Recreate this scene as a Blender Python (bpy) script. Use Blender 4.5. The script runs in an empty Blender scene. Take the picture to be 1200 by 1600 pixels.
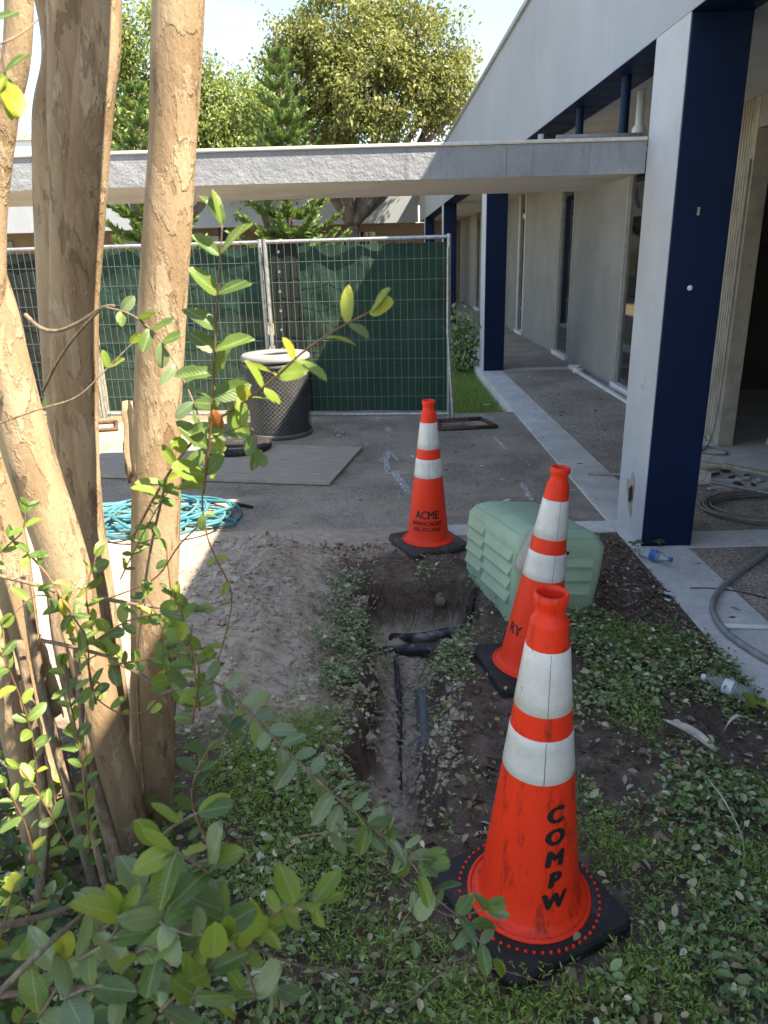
import bpy, bmesh, math, random
import numpy as np
from mathutils import Vector, Matrix, noise

SC = bpy.context.scene
COL = SC.collection
rad = math.radians
rng = random.Random(7)

# ------------------------------------------------------------------ camera
FPX, CAMH = 1150.0, 1.75          # focal length in pixels of a 1200 px wide frame, eye height
_y = Vector((-8, 403, -FPX)).normalized()
_n = Vector((90, -((-8*90 + FPX*FPX)/403.0), -FPX)).normalized()
_z = -_n
_x = _y.cross(_z)
ROT = Matrix((_x, _y, _z))        # camera -> world
cam_d = bpy.data.cameras.new('camera')
cam = bpy.data.objects.new('camera', cam_d)
COL.objects.link(cam)
cam.matrix_world = Matrix.Translation((0, 0, CAMH)) @ ROT.to_4x4()
cam_d.sensor_fit = 'HORIZONTAL'
cam_d.sensor_width = 36.0
cam_d.lens = 36.0*FPX/1200.0
cam_d.clip_start = 0.05
cam_d.clip_end = 2000
cam_d.dof.use_dof = True
cam_d.dof.focus_distance = 3.2
cam_d.dof.aperture_fstop = 10.0
SC.camera = cam

# ------------------------------------------------------------------ sky, sun, exposure
SUN = Vector((1.0, -0.51, 1.54)).normalized()      # towards the sun
elev = math.asin(SUN.z)
w = bpy.data.worlds.new('World')
SC.world = w
w.use_nodes = True
nt = w.node_tree
bg = nt.nodes['Background']
sky = nt.nodes.new('ShaderNodeTexSky')
sky.sky_type = 'NISHITA'
sky.sun_disc = False
sky.sun_elevation = elev
sky.sun_rotation = math.atan2(SUN.x, SUN.y)
sky.air_density = 1.0
sky.dust_density = 0.4
sky.ozone_density = 0.8
# thin cirrus mixed into the sky
tc = nt.nodes.new('ShaderNodeTexCoord')
mp = nt.nodes.new('ShaderNodeMapping')
mp.inputs['Scale'].default_value = (1.2, 1.2, 5.0)
mp.inputs['Rotation'].default_value = (0.3, 0.2, 0.4)
cn = nt.nodes.new('ShaderNodeTexNoise')
cn.inputs['Scale'].default_value = 2.2
cn.inputs['Detail'].default_value = 7
cn.inputs['Roughness'].default_value = 0.55
cr = nt.nodes.new('ShaderNodeValToRGB')
cr.color_ramp.elements[0].position = 0.53
cr.color_ramp.elements[1].position = 0.78
cr.color_ramp.elements[0].color = (0.0, 0.0, 0.0, 1)
cr.color_ramp.elements[1].color = (0.6, 0.6, 0.6, 1)
mx = nt.nodes.new('ShaderNodeMix')
mx.data_type = 'RGBA'
mx.inputs[7].default_value = (4.2, 4.2, 4.2, 1)
L = nt.links.new
L(tc.outputs['Generated'], mp.inputs['Vector'])
L(mp.outputs[0], cn.inputs['Vector'])
L(cn.outputs['Fac'], cr.inputs['Fac'])
L(cr.outputs['Color'], mx.inputs[0])
L(sky.outputs[0], mx.inputs[6])
L(mx.outputs[2], bg.inputs['Color'])
bg.inputs['Strength'].default_value = 0.105

sun_d = bpy.data.lights.new('sun', 'SUN')
sun_d.energy = 4.6
sun_d.angle = rad(0.55)
sun_d.color = (1.0, 0.91, 0.77)
sun = bpy.data.objects.new('sun', sun_d)
COL.objects.link(sun)
sun.location = (6, -3, 9)
sun.rotation_euler = (-SUN).to_track_quat('-Z', 'Y').to_euler()

SC.view_settings.view_transform = 'Standard'
SC.view_settings.look = 'None'
SC.view_settings.exposure = 1.97
SC.view_settings.gamma = 1.0
SC.view_settings.use_curve_mapping = False
SC.view_settings.use_white_balance = True      # the camera's white balance, set for open shade
SC.view_settings.white_balance_temperature = 7200
SC.render.engine = 'CYCLES'
SC.cycles.use_denoising = True
SC.cycles.max_bounces = 7
SC.cycles.diffuse_bounces = 4
SC.cycles.transparent_max_bounces = 12
SC.cycles.sample_clamp_indirect = 6.0

# ------------------------------------------------------------------ helpers
def at(px, py, Y):
    """world point seen at photo pixel (px,py) and lying at distance Y along the walkway"""
    d = ROT @ Vector((px-600, -(py-800), -FPX))
    return Vector((0, 0, CAMH)) + d*(Y/d.y)

class MB:
    def __init__(self):
        self.v, self.f = [], []
    def add(self, vs, fs):
        o = len(self.v)
        self.v += [tuple(p) for p in vs]
        self.f += [tuple(i+o for i in q) for q in fs]
        return self
    def box(self, a, b, M=None):
        x0, y0, z0 = a; x1, y1, z1 = b
        vs = [Vector(p) for p in ((x0,y0,z0),(x1,y0,z0),(x1,y1,z0),(x0,y1,z0),(x0,y0,z1),(x1,y0,z1),(x1,y1,z1),(x0,y1,z1))]
        if M: vs = [M @ p for p in vs]
        return self.add(vs, [(0,3,2,1),(4,5,6,7),(0,1,5,4),(1,2,6,5),(2,3,7,6),(3,0,4,7)])
    def tube(self, pts, r, n=8, cap=True, wob=None):
        pts = [Vector(p) for p in pts]
        if not hasattr(r, '__len__'): r = [r]*len(pts)
        vs, fs = [], []
        up = None
        for i, p in enumerate(pts):
            t = (pts[min(i+1, len(pts)-1)] - pts[max(i-1, 0)])
            t = t.normalized() if t.length > 1e-9 else Vector((0,0,1))
            if up is None:
                up = Vector((0,0,1)) if abs(t.z) < .9 else Vector((1,0,0))
            a = t.cross(up)
            if a.length < 1e-6: a = t.cross(Vector((0,1,0.1)))
            a.normalize(); b = a.cross(t).normalized(); up = b
            for k in range(n):
                th = 2*math.pi*k/n
                rr = r[i]*(wob(i/(len(pts)-1), th, p) if wob else 1)
                vs.append(p + a*math.cos(th)*rr + b*math.sin(th)*rr)
        for i in range(len(pts)-1):
            for k in range(n):
                fs.append((i*n+k, (i+1)*n+k, (i+1)*n+(k+1)%n, i*n+(k+1)%n))
        if cap:
            fs.append(tuple(range(n)))
            fs.append(tuple((len(pts)-1)*n+k for k in range(n-1, -1, -1)))
        return self.add(vs, fs)
    def lathe(self, prof, n=32, M=None, cap=False):
        vs, fs = [], []
        for (r, z) in prof:
            for k in range(n):
                th = 2*math.pi*k/n
                p = Vector((r*math.cos(th), r*math.sin(th), z))
                vs.append(M @ p if M else p)
        for i in range(len(prof)-1):
            for k in range(n):
                fs.append((i*n+k, i*n+(k+1)%n, (i+1)*n+(k+1)%n, (i+1)*n+k))
        if cap:
            fs.append(tuple(range(n-1, -1, -1)))
            fs.append(tuple((len(prof)-1)*n+k for k in range(n)))
        return self.add(vs, fs)
    def build(self, name, mat, parent=None, smooth=False, bevel=0, sub=0):
        me = bpy.data.meshes.new(name)
        me.from_pydata(self.v, [], self.f)
        me.update()
        return link(name, me, mat, parent, smooth, bevel, sub)

def link(name, me, mat, parent=None, smooth=False, bevel=0, sub=0):
    o = bpy.data.objects.new(name, me)
    if mat is not None and len(me.materials) == 0: me.materials.append(mat)
    COL.objects.link(o)
    if smooth:
        me.polygons.foreach_set('use_smooth', [True]*len(me.polygons))
    if parent is not None:
        o.parent = parent
        o.matrix_parent_inverse = Matrix.Identity(4)
        if parent.type == 'EMPTY' or parent.parent or True:
            o.matrix_parent_inverse = world_of(parent).inverted()
    if bevel:
        m = o.modifiers.new('bevel', 'BEVEL'); m.width = bevel; m.segments = 2; m.limit_method = 'ANGLE'
    if sub:
        m = o.modifiers.new('sub', 'SUBSURF'); m.levels = sub; m.render_levels = sub
    return o

def world_of(o):
    M = o.matrix_basis.copy()
    while o.parent:
        M = o.parent.matrix_basis @ o.matrix_parent_inverse @ M if False else world_of(o.parent) @ o.matrix_parent_inverse @ M
        return M
    return M

def empty(name, loc=(0,0,0)):
    o = bpy.data.objects.new(name, None)
    o.empty_display_size = 0.05
    o.location = loc
    COL.objects.link(o)
    return o

def tag(o, label=None, cat=None, group=None, kind=None):
    if label: o['label'] = label
    if cat: o['category'] = cat
    if group: o['group'] = group
    if kind: o['kind'] = kind
    return o

def thing(name, loc, label, cat, group=None):
    return tag(empty(name, loc), label, cat, group)

# ------------------------------------------------------------------ materials
class NT:
    def __init__(self, name):
        self.m = bpy.data.materials.new(name); self.m.use_nodes = True
        self.t = self.m.node_tree; self.b = self.t.nodes['Principled BSDF']
        self.out = self.t.nodes['Material Output']
        self.tc = self.t.nodes.new('ShaderNodeTexCoord')
        self.geo = self.t.nodes.new('ShaderNodeNewGeometry')
    def n(self, typ, **k):
        nd = self.t.nodes.new(typ)
        for a, v in k.items(): setattr(nd, a, v)
        return nd
    def L(self, a, b): self.t.links.new(a, b)
    def coord(self, space='Object', scale=(1,1,1)):
        mp = self.n('ShaderNodeMapping'); mp.inputs['Scale'].default_value = scale
        self.L(self.tc.outputs[space] if space != 'Position' else self.geo.outputs['Position'], mp.inputs['Vector'])
        return mp.outputs[0]
    def noise(self, vec, scale, detail=5, rough=.55, dist=0):
        nd = self.n('ShaderNodeTexNoise'); nd.inputs['Scale'].default_value = scale
        nd.inputs['Detail'].default_value = detail; nd.inputs['Roughness'].default_value = rough
        nd.inputs['Distortion'].default_value = dist
        self.L(vec, nd.inputs['Vector']); return nd.outputs['Fac']
    def voro(self, vec, scale, feature='F1', out='Distance'):
        nd = self.n('ShaderNodeTexVoronoi', feature=feature); nd.inputs['Scale'].default_value = scale
        self.L(vec, nd.inputs['Vector']); return nd.outputs[out]
    def ramp(self, fac, stops, interp='LINEAR'):
        r = self.n('ShaderNodeValToRGB'); cr = r.color_ramp; cr.interpolation = interp
        while len(cr.elements) < len(stops): cr.elements.new(.5)
        for e, (p, c) in zip(cr.elements, stops):
            e.position = p
            e.color = (c, c, c, 1) if not hasattr(c, '__len__') else (c[0], c[1], c[2], 1)
        self.L(fac, r.inputs['Fac']); return r.outputs['Color']
    def mix(self, fac, a, b, mode='MIX'):
        m = self.n('ShaderNodeMix', data_type='RGBA', blend_type=mode)
        for s, v in ((0, fac), (6, a), (7, b)):
            if hasattr(v, 'links') or hasattr(v, 'is_linked'): self.L(v, m.inputs[s])
            elif s == 0: m.inputs[0].default_value = v
            else: m.inputs[s].default_value = (v[0], v[1], v[2], 1)
        return m.outputs[2]
    def math(self, op, a, b=None):
        m = self.n('ShaderNodeMath', operation=op)
        for i, v in enumerate((a, b)):
            if v is None: continue
            if hasattr(v, 'is_linked'): self.L(v, m.inputs[i])
            else: m.inputs[i].default_value = v
        return m.outputs[0]
    def bump(self, h, strength=.3, dist=.01):
        b = self.n('ShaderNodeBump'); b.inputs['Strength'].default_value = strength; b.inputs['Distance'].default_value = dist
        self.L(h, b.inputs['Height']); self.L(b.outputs[0], self.b.inputs['Normal']); return b
    def color(self, c):
        if hasattr(c, 'is_linked'): self.L(c, self.b.inputs['Base Color'])
        else: self.b.inputs['Base Color'].default_value = (*c, 1)
    def rough(self, r):
        if hasattr(r, 'is_linked'): self.L(r, self.b.inputs['Roughness'])
        else: self.b.inputs['Roughness'].default_value = r
    def set(self, **k):
        for a, v in k.items(): self.b.inputs[a.replace('_', ' ')].default_value = v

def plain(name, col, rough=.6, metal=0, var=.25, scale=8, bump=.15, bscale=60, space='Object', spec=.5, dirt=None):
    """paint-like surface: base colour with soft wear, fine grain and optional dirt blotches"""
    N = NT(name); v = N.coord(space)
    a = N.noise(v, scale, 6, .6)
    c = N.mix(N.ramp(a, [(.3, 0), (.7, 1)]), tuple(x*(1-var) for x in col), tuple(min(1, x*(1+var*.6)) for x in col))
    if dirt:
        d = N.ramp(N.noise(v, dirt[1], 8, .7), [(dirt[2], 0), (dirt[2]+.12, 1)])
        c = N.mix(d, c, dirt[0])
    N.color(c); N.rough(rough); N.set(Metallic=metal, Specular_IOR_Level=spec)
    if bump: N.bump(N.noise(v, bscale, 4, .6), bump, .004)
    return N.m

M = {}
def mats():
    # asphalt / exposed aggregate
    def aggregate(name, base, chip, dark, sc=130, sand=None):
        N = NT(name); v = N.coord('Position')
        cell = N.voro(v, sc, 'F1', 'Color')
        g = N.n('ShaderNodeSeparateColor'); N.L(cell, g.inputs[0])
        c = N.ramp(g.outputs[0], [(0, dark), (.35, base), (.75, chip), (.97, tuple(min(1, x*1.8) for x in chip))])
        big = N.ramp(N.noise(v, 1.3, 6, .6), [(.3, .62), (.75, 1.18)])
        c = N.mix(1.0, c, big, 'MULTIPLY')
        if sand:
            s = N.ramp(N.noise(v, 2.1, 8, .68), [(.46, 0), (.62, .75)])
            c = N.mix(s, c, sand)
        N.color(c); N.rough(.9); N.set(Specular_IOR_Level=.25)
        h = N.math('ADD', N.voro(v, sc, 'F1'), N.noise(v, 20, 4))
        N.bump(h, .35, .005)
        return N.m
    M['asphalt'] = aggregate('asphalt', (.27,.235,.20), (.36,.315,.265), (.16,.14,.12), 200, (.43,.35,.265))
    M['walk_agg'] = aggregate('walk_aggregate', (.32,.27,.225), (.44,.37,.31), (.17,.142,.12), 150)
    def conc(name, c):
        N = NT(name); v = N.coord('Position')
        a = N.noise(v, 3.0, 9, .68); b = N.noise(v, 45, 3)
        k = N.ramp(a, [(.28, tuple(x*.72 for x in c)), (.55, c), (.8, tuple(x*1.22 for x in c))])
        k = N.mix(N.ramp(b, [(.35, .25), (.6, 0)]), k, tuple(x*.45 for x in c))
        k = N.mix(N.ramp(N.noise(v, 9, 8, .75), [(.62, 0), (.72, .7)]), k, tuple(x*.42 for x in c))
        N.color(k); N.rough(.85); N.set(Specular_IOR_Level=.3)
        N.bump(N.math('ADD', a, b), .35, .004)
        return N.m
    M['concrete'] = conc('concrete', (.68,.655,.615))
    M['concrete_white'] = conc('concrete_white', (.6,.585,.56))
    # painted stucco fascia
    N = NT('fascia_paint'); v = N.coord('Position')
    a = N.noise(v, 1.2, 7, .6)
    c = N.ramp(a, [(.3, (.30,.327,.372)), (.7, (.365,.393,.437))])
    st = N.ramp(N.noise(N.coord('Position', (3, 3, .35)), 3, 6, .7), [(.52, 0), (.74, .5)])
    c = N.mix(st, c, (.29,.30,.32))
    c = N.mix(N.ramp(N.noise(v, 7, 8, .75), [(.62, 0), (.70, .35)]), c, (.25,.26,.27))
    N.color(c); N.rough(.75); N.bump(N.noise(v, 90, 5, .7), .35, .006); M['fascia'] = N.m
    M['column_paint'] = plain('column_paint', (.47,.50,.545), .7, var=.12, scale=3, bump=.25, bscale=80, space='Position', dirt=((.33,.34,.35), 6, .60))  # fascia paint made lighter to offset the canopy's shade on the columns
    # rough weathered canopy edge
    N = NT('canopy_paint'); v = N.coord('Position')
    c = N.ramp(N.noise(v, 4, 8, .65), [(.3, (.23,.25,.285)), (.7, (.32,.34,.375))])
    st = N.ramp(N.noise(N.coord('Position', (7, 7, .5)), 2.2, 6, .75), [(.57, 0), (.72, .8)])
    c = N.mix(st, c, (.12,.12,.13))
    c = N.mix(N.ramp(N.noise(v, 1.1, 3), [(.6, 0), (.68, .5)]), c, (.5,.52,.56))
    N.color(c); N.rough(.85)
    N.bump(N.math('ADD', N.noise(v, 26, 6, .7), N.noise(v, 7, 4, .6)), .9, .012); M['canopy'] = N.m
    M['canopy_top'] = conc('canopy_top', (.62,.61,.58))
    M['soffit'] = plain('soffit_paint', (.62,.595,.55), .85, var=.14, scale=2.5, bump=.25, bscale=70, space='Position')
    N = NT('navy_paint'); v = N.coord('Position')
    c = N.ramp(N.noise(v, 2.2, 7, .62), [(.3, (.0014,.0095,.040)), (.7, (.0022,.014,.056))])
    c = N.mix(N.ramp(N.noise(v, 34, 7, .8), [(.70, 0), (.74, .8)]), c, (.10,.13,.18))
    N.color(c); N.rough(N.ramp(N.noise(v, 5, 5), [(.3, .42), (.7, .62)])); N.set(Specular_IOR_Level=.22); N.bump(N.noise(v, 70, 5, .7), .25, .004); M['navy'] = N.m
    # stucco wall
    N = NT('wall_stucco'); v = N.coord('Position')
    c = N.ramp(N.noise(v, 1.6, 8, .6), [(.28, (.235,.23,.215)), (.72, (.315,.305,.285))])
    c = N.mix(N.ramp(N.noise(N.coord('Position', (4, 4, .4)), 2, 6, .7), [(.6, 0), (.75, .4)]), c, (.19,.175,.15))
    N.color(c); N.rough(.9); N.bump(N.noise(v, 120, 4, .7), .4, .004); M['wall'] = N.m
    M['rib_panel'] = plain('ribbed_panel', (.36,.33,.28), .8, var=.3, scale=5, bump=.3, space='Position', dirt=((.2,.18,.15), 12, .6))
    M['alu'] = plain('aluminium', (.42,.42,.42), .42, .6, var=.25, scale=10, bump=.08, space='Position')
    M['white_trim'] = plain('white_trim', (.72,.72,.71), .55, var=.15, scale=14, bump=.15, space='Position', dirt=((.4,.38,.35), 20, .62))
    N = NT('window_glass'); N.color((.012,.014,.016)); N.rough(.03); N.set(Specular_IOR_Level=.9); 
    N.bump(N.noise(N.coord('Position'), 1.5, 2), .03, .02); M['glass'] = N.m
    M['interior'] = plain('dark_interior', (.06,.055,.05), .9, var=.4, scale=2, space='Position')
    M['galv'] = plain('galvanized_steel', (.46,.47,.48), .42, .55, var=.3, scale=18, bump=.1)
    M['rust'] = plain('rusty_steel', (.12,.065,.045), .8, .2, var=.5, scale=20, bump=.5, dirt=((.25,.22,.2), 25, .6))
    # privacy screen, a thin knitted net
    N = NT('screen_fabric'); v = N.coord('Position')
    c = N.ramp(N.noise(v, 1.5, 5, .6), [(.3, (.012,.045,.032)), (.7, (.024,.072,.05))])
    c = N.mix(N.ramp(N.noise(N.coord('Position', (.4, .4, 6)), 4, 4), [(.55, 0), (.7, .35)]), c, (.045,.095,.07))
    N.color(c); N.rough(.85); N.bump(N.noise(v, 5, 4), .4, .03)
    tr = N.n('ShaderNodeBsdfTransparent'); tl = N.n('ShaderNodeBsdfTranslucent'); N.L(c, tl.inputs['Color'])
    m1 = N.n('ShaderNodeMixShader'); m1.inputs[0].default_value = .3; N.L(N.b.outputs[0], m1.inputs[1]); N.L(tl.outputs[0], m1.inputs[2])
    m2 = N.n('ShaderNodeMixShader'); m2.inputs[0].default_value = .02; N.L(m1.outputs[0], m2.inputs[1]); N.L(tr.outputs[0], m2.inputs[2])
    N.L(m2.outputs[0], N.out.inputs['Surface']); M['screen'] = N.m
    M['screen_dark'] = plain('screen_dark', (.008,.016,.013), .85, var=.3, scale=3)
    M['wire'] = plain('fence_wire', (.20,.215,.21), .5, .3, var=.2)
    # soils
    N = NT('bed_soil'); v = N.coord('Position')
    at_ = N.n('ShaderNodeVertexColor'); at_.layer_name = 'soil'
    sp = N.n('ShaderNodeSeparateColor'); N.L(at_.outputs['Color'], sp.inputs[0])
    nz = N.noise(v, 14, 9, .72); nf = N.noise(v, 160, 5, .7)
    sand = N.ramp(nz, [(.25, (.34,.27,.205)), (.5, (.51,.415,.325)), (.75, (.59,.485,.385))])
    dk = N.ramp(nz, [(.3, (.06,.042,.033)), (.5, (.125,.09,.07)), (.72, (.23,.175,.14))])
    mpz = N.n('ShaderNodeMapping'); mpz.inputs['Rotation'].default_value = (0, 0, rad(38)); mpz.inputs['Scale'].default_value = (1, 7, 1); N.L(N.geo.outputs['Position'], mpz.inputs['Vector'])
    stk = N.ramp(N.noise(mpz.outputs[0], 9, 8, .7), [(.38, .6), (.52, 0)])
    sand = N.mix(stk, sand, (.20,.16,.13))
    c = N.mix(sp.outputs[0], dk, sand)
    c = N.mix(N.ramp(nf, [(.34, .4), (.44, 0)]), c, (.14,.11,.09))
    c = N.mix(N.ramp(N.voro(v, 85), [(.10, .5), (.2, 0)]), c, (.55,.49,.42))
    N.color(c); N.rough(.95); N.set(Specular_IOR_Level=.15)
    N.bump(N.math('ADD', nz, N.math('MULTIPLY', nf, .6)), .5, .012); M['soil'] = N.m
    N = NT('lawn_soil'); v = N.coord('Position')
    c = N.ramp(N.noise(v, 2.2, 9, .7), [(.3, (.16,.15,.08)), (.55, (.25,.21,.13)), (.75, (.34,.28,.19))])
    N.color(c); N.rough(.95); N.bump(N.noise(v, 40, 6, .7), .8, .03); M['lawn'] = N.m
    # bark of a smooth peeling tree
    N = NT('peeling_bark'); v = N.coord('Position', (1, 1, .38)); v1 = N.coord('Position')
    a = N.noise(v, 6, 6, .6, .3)
    c = N.ramp(a, [(.3, (.27,.19,.115)), (.5, (.365,.27,.17)), (.7, (.44,.34,.225))])
    p = N.ramp(N.noise(v, 8, 7, .62, .25), [(.505, 0), (.53, 1)])
    c = N.mix(N.math('MULTIPLY', p, .42), c, (.215,.135,.072))
    p2 = N.ramp(N.noise(N.coord('Position', (1.1, .9, .33)), 12, 7, .6, .3), [(.565, 0), (.585, 1)])
    c = N.mix(N.math('MULTIPLY', p2, .5), c, (.47,.385,.26))
    p3 = N.ramp(N.noise(N.coord('Position', (.9, 1.2, .3)), 17, 6, .65, .2), [(.61, 0), (.63, 1)])
    c = N.mix(N.math('MULTIPLY', p3, .55), c, (.12,.075,.043))
    q = N.ramp(N.noise(N.coord('Position', (1, 1, .10)), 34, 6, .7), [(.5, 0), (.7, .45)])
    c = N.mix(q, c, (.17,.11,.062))
    sp_ = N.ramp(N.noise(v1, 150, 4), [(.62, 0), (.72, .6)]); c = N.mix(sp_, c, (.13,.085,.05))
    N.color(c); N.rough(.72); N.set(Specular_IOR_Level=.25)
    hh = N.math('ADD', N.math('ADD', N.math('MULTIPLY', p2, .35), N.math('MULTIPLY', p3, -.3)), N.math('ADD', N.math('MULTIPLY', N.noise(v, 60, 6, .7), .6), N.math('MULTIPLY', p, -.25)))
    N.bump(hh, .7, .012); M['bark'] = N.m
    N = NT('woody_stem'); v = N.coord('Position', (1, 1, .35))
    c = N.ramp(N.noise(v, 60, 6, .7), [(.3, (.075,.05,.033)), (.55, (.21,.155,.105)), (.75, (.36,.29,.21))])
    N.color(c); N.rough(.85); N.bump(N.noise(v, 90, 5), .7, .006); M['stem'] = N.m
    N = NT('young_stem'); c = N.ramp(N.noise(N.coord('Position'), 30, 3), [(.3, (.13,.055,.035)), (.7, (.24,.14,.07))]); N.color(c); N.rough(.6); M['twig'] = N.m
    N = NT('far_bark'); c = N.ramp(N.noise(N.coord('Position'), 5, 6), [(.3, (.05,.038,.03)), (.7, (.14,.11,.09))]); N.color(c); N.rough(.9); M['far_bark'] = N.m
    # leaves
    def leaf(name, stops, island=False, rough=.38, trans=.35, midrib=True, tcol=None, spec=.5):
        N = NT(name)
        if island: rnd = N.geo.outputs['Random Per Island']
        else:
            oi = N.n('ShaderNodeObjectInfo'); rnd = oi.outputs['Random']
        c = N.ramp(rnd, stops)
        if not island:
            v = N.coord('Object')
            c = N.mix(N.ramp(N.noise(v, 3.5, 5, .6), [(.35, 0), (.75, .38)]), c, (.20,.24,.05))
            c = N.mix(N.ramp(N.voro(v, 9), [(.05, .8), (.09, 0)]), c, (.16,.11,.05))
            c = N.mix(N.ramp(N.noise(v, 14, 6, .7), [(.62, 0), (.72, .35)]), c, (.05,.075,.03))
            if midrib:
                s = N.n('ShaderNodeSeparateXYZ'); N.L(v, s.inputs[0])
                ax = N.math('ABSOLUTE', s.outputs[0])
                rib = N.ramp(ax, [(.006, .6), (.022, 0)])
                c = N.mix(rib, c, (.36,.42,.2))
                w_ = N.n('ShaderNodeTexWave', wave_type='BANDS', bands_direction='Y'); w_.inputs['Scale'].default_value = 3.2
                w_.inputs['Distortion'].default_value = 1.5
                cmb = N.n('ShaderNodeCombineXYZ'); N.L(s.outputs[0], cmb.inputs[0]); N.L(N.math('SUBTRACT', s.outputs[1], N.math('MULTIPLY', ax, .8)), cmb.inputs[1])
                N.L(cmb.outputs[0], w_.inputs['Vector'])
                N.bump(N.math('ADD', w_.outputs['Fac'], N.noise(v, 7, 4)), .10, .05)
        # paler underside
        c2 = N.mix(N.geo.outputs['Backfacing'], c, N.mix(.5, c, (.26,.33,.17)))
        N.color(c2); N.rough(rough); N.set(Specular_IOR_Level=spec)
        tl = N.n('ShaderNodeBsdfTranslucent')
        N.L(N.mix(.5, c, tcol or (.32,.42,.04)), tl.inputs['Color'])
        ms = N.n('ShaderNodeMixShader'); ms.inputs[0].default_value = trans
        N.L(N.b.outputs[0], ms.inputs[1]); N.L(tl.outputs[0], ms.inputs[2]); N.L(ms.outputs[0], N.out.inputs['Surface'])
        return N.m
    M['leaf'] = leaf('vine_leaf', [(0, (.06,.125,.035)), (.45, (.095,.18,.045)), (.75, (.145,.24,.05)), (.93, (.20,.29,.045)), (1, (.42,.40,.05))])
    M['leaf_dark'] = leaf('vine_leaf_dark', [(0, (.13,.20,.115)), (.6, (.20,.28,.155)), (1, (.27,.35,.17))], rough=.33, trans=.25)  # sky reflection is put into the colour as a paler grey green
    M['leaf_young'] = leaf('vine_leaf_young', [(0, (.17,.27,.045)), (.7, (.25,.35,.05)), (1, (.42,.42,.05))], trans=.4)
    M['leaf_red'] = leaf('vine_leaf_red', [(0, (.32,.05,.02)), (1, (.35,.08,.03))], trans=.3)
    M['cover'] = leaf('ground_cover_leaf', [(0, (.07,.13,.045)), (.4, (.18,.28,.09)), (.72, (.27,.37,.14)), (.88, (.32,.37,.2)), (1, (.6,.62,.46))], True, .30, .2)  # palest stop paints glints of sky as pale leaves
    M['shrubfill'] = leaf('shrub_fill_leaf', [(0, (.03,.07,.022)), (.5, (.06,.125,.035)), (.85, (.12,.2,.05)), (1, (.36,.38,.08))], True, .4, .3)
    M['fern'] = leaf('fern_needle', [(0, (.19,.33,.055)), (.6, (.30,.46,.08)), (1, (.46,.55,.13))], True, .6, .4)
    M['dry'] = leaf('dry_litter', [(0, (.08,.05,.038)), (.5, (.19,.12,.092)), (.85, (.36,.26,.2)), (1, (.62,.55,.45))], True, .8, .1, tcol=(.2,.1,.05), spec=.2)
    M['fallen'] = leaf('fallen_leaf', [(0, (.16,.10,.06)), (.4, (.34,.26,.13)), (.75, (.55,.5,.28)), (1, (.7,.66,.5))], True, .7, .15, tcol=(.3,.25,.1), spec=.3)
    M['oak'] = leaf('oak_leaf', [(0, (.075,.10,.032)), (.5, (.165,.19,.055)), (.85, (.27,.285,.085)), (1, (.38,.34,.11))], True, .5, .4, tcol=(.34,.36,.06))
    M['oak2'] = leaf('broad_leaf', [(0, (.08,.125,.035)), (.55, (.17,.235,.06)), (1, (.32,.36,.10))], True, .5, .4, tcol=(.36,.42,.05))
    M['pine'] = leaf('pine_needle', [(0, (.06,.12,.03)), (.6, (.12,.21,.045)), (1, (.24,.33,.07))], True, .55, .25, tcol=(.18,.3,.04))
    M['chips'] = leaf('scrap_chip', [(0, (.05,.04,.035)), (.4, (.2,.17,.15)), (.8, (.45,.43,.4)), (1, (.75,.74,.72))], True, .8, 0)
    # cone
    N = NT('cone_orange'); v = N.coord('Object')
    c = N.ramp(N.noise(v, 5, 6, .6), [(.3, (.90,.036,.010)), (.7, (.98,.048,.012))])
    sc_ = N.ramp(N.noise(N.coord('Object', (1.6, 1.6, .45)), 16, 9, .78), [(.52, 0), (.64, .7)])
    rndo = N.n('ShaderNodeAttribute', attribute_type='OBJECT', attribute_name='dirt')
    c = N.mix(N.math('MULTIPLY', sc_, rndo.outputs['Fac']), c, (.09,.018,.012))
    N.color(c); N.rough(.5); N.set(Specular_IOR_Level=.35); N.bump(N.noise(v, 45, 4), .12, .004); M['orange'] = N.m
    N = NT('cone_collar'); v = N.coord('Object')
    ch = N.n('ShaderNodeTexChecker'); ch.inputs['Scale'].default_value = 150; N.L(v, ch.inputs['Vector'])
    c = N.mix(N.ramp(N.noise(v, 9, 8, .7), [(.35, 0), (.75, 1)]), (.80,.79,.76), (.58,.56,.51))
    c = N.mix(N.math('MULTIPLY', ch.outputs['Fac'], .12), c, (.45,.46,.48))
    c = N.mix(N.ramp(N.noise(N.coord('Object', (1, 1, .5)), 34, 9, .8), [(.59, 0), (.66, .75)]), c, (.18,.12,.07))
    c = N.mix(N.ramp(N.noise(v, 120, 4, .8), [(.68, 0), (.72, .6)]), c, (.12,.10,.09))
    N.color(c); N.rough(.33); N.set(Specular_IOR_Level=.7); N.bump(ch.outputs['Fac'], .06, .002); M['collar'] = N.m
    M['rubber'] = plain('black_rubber', (.022,.021,.021), .75, var=.5, scale=9, bump=.35, bscale=40, dirt=((.10,.09,.08), 11, .58))
    M['rubber_dusty'] = plain('dusty_rubber', (.055,.05,.043), .85, var=.4, scale=12, bump=.3, dirt=((.16,.14,.11), 9, .55))
    M['black_ink'] = plain('black_ink', (.012,.011,.011), .6, var=.3, bump=0)
    M['ped'] = plain('green_plastic', (.33,.45,.315), .48, var=.14, scale=6, bump=.14, bscale=50, dirt=((.30,.34,.23), 9, .62))
    M['dark'] = plain('dark_void', (.01,.01,.01), .8)
    M['pvc'] = plain('grey_pvc', (.15,.165,.185), .5, var=.25, scale=14, dirt=((.2,.17,.14), 16, .55))
    M['blackpipe'] = plain('black_pipe', (.03,.032,.035), .5, var=.4, scale=14, dirt=((.26,.22,.19), 13, .50))
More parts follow.
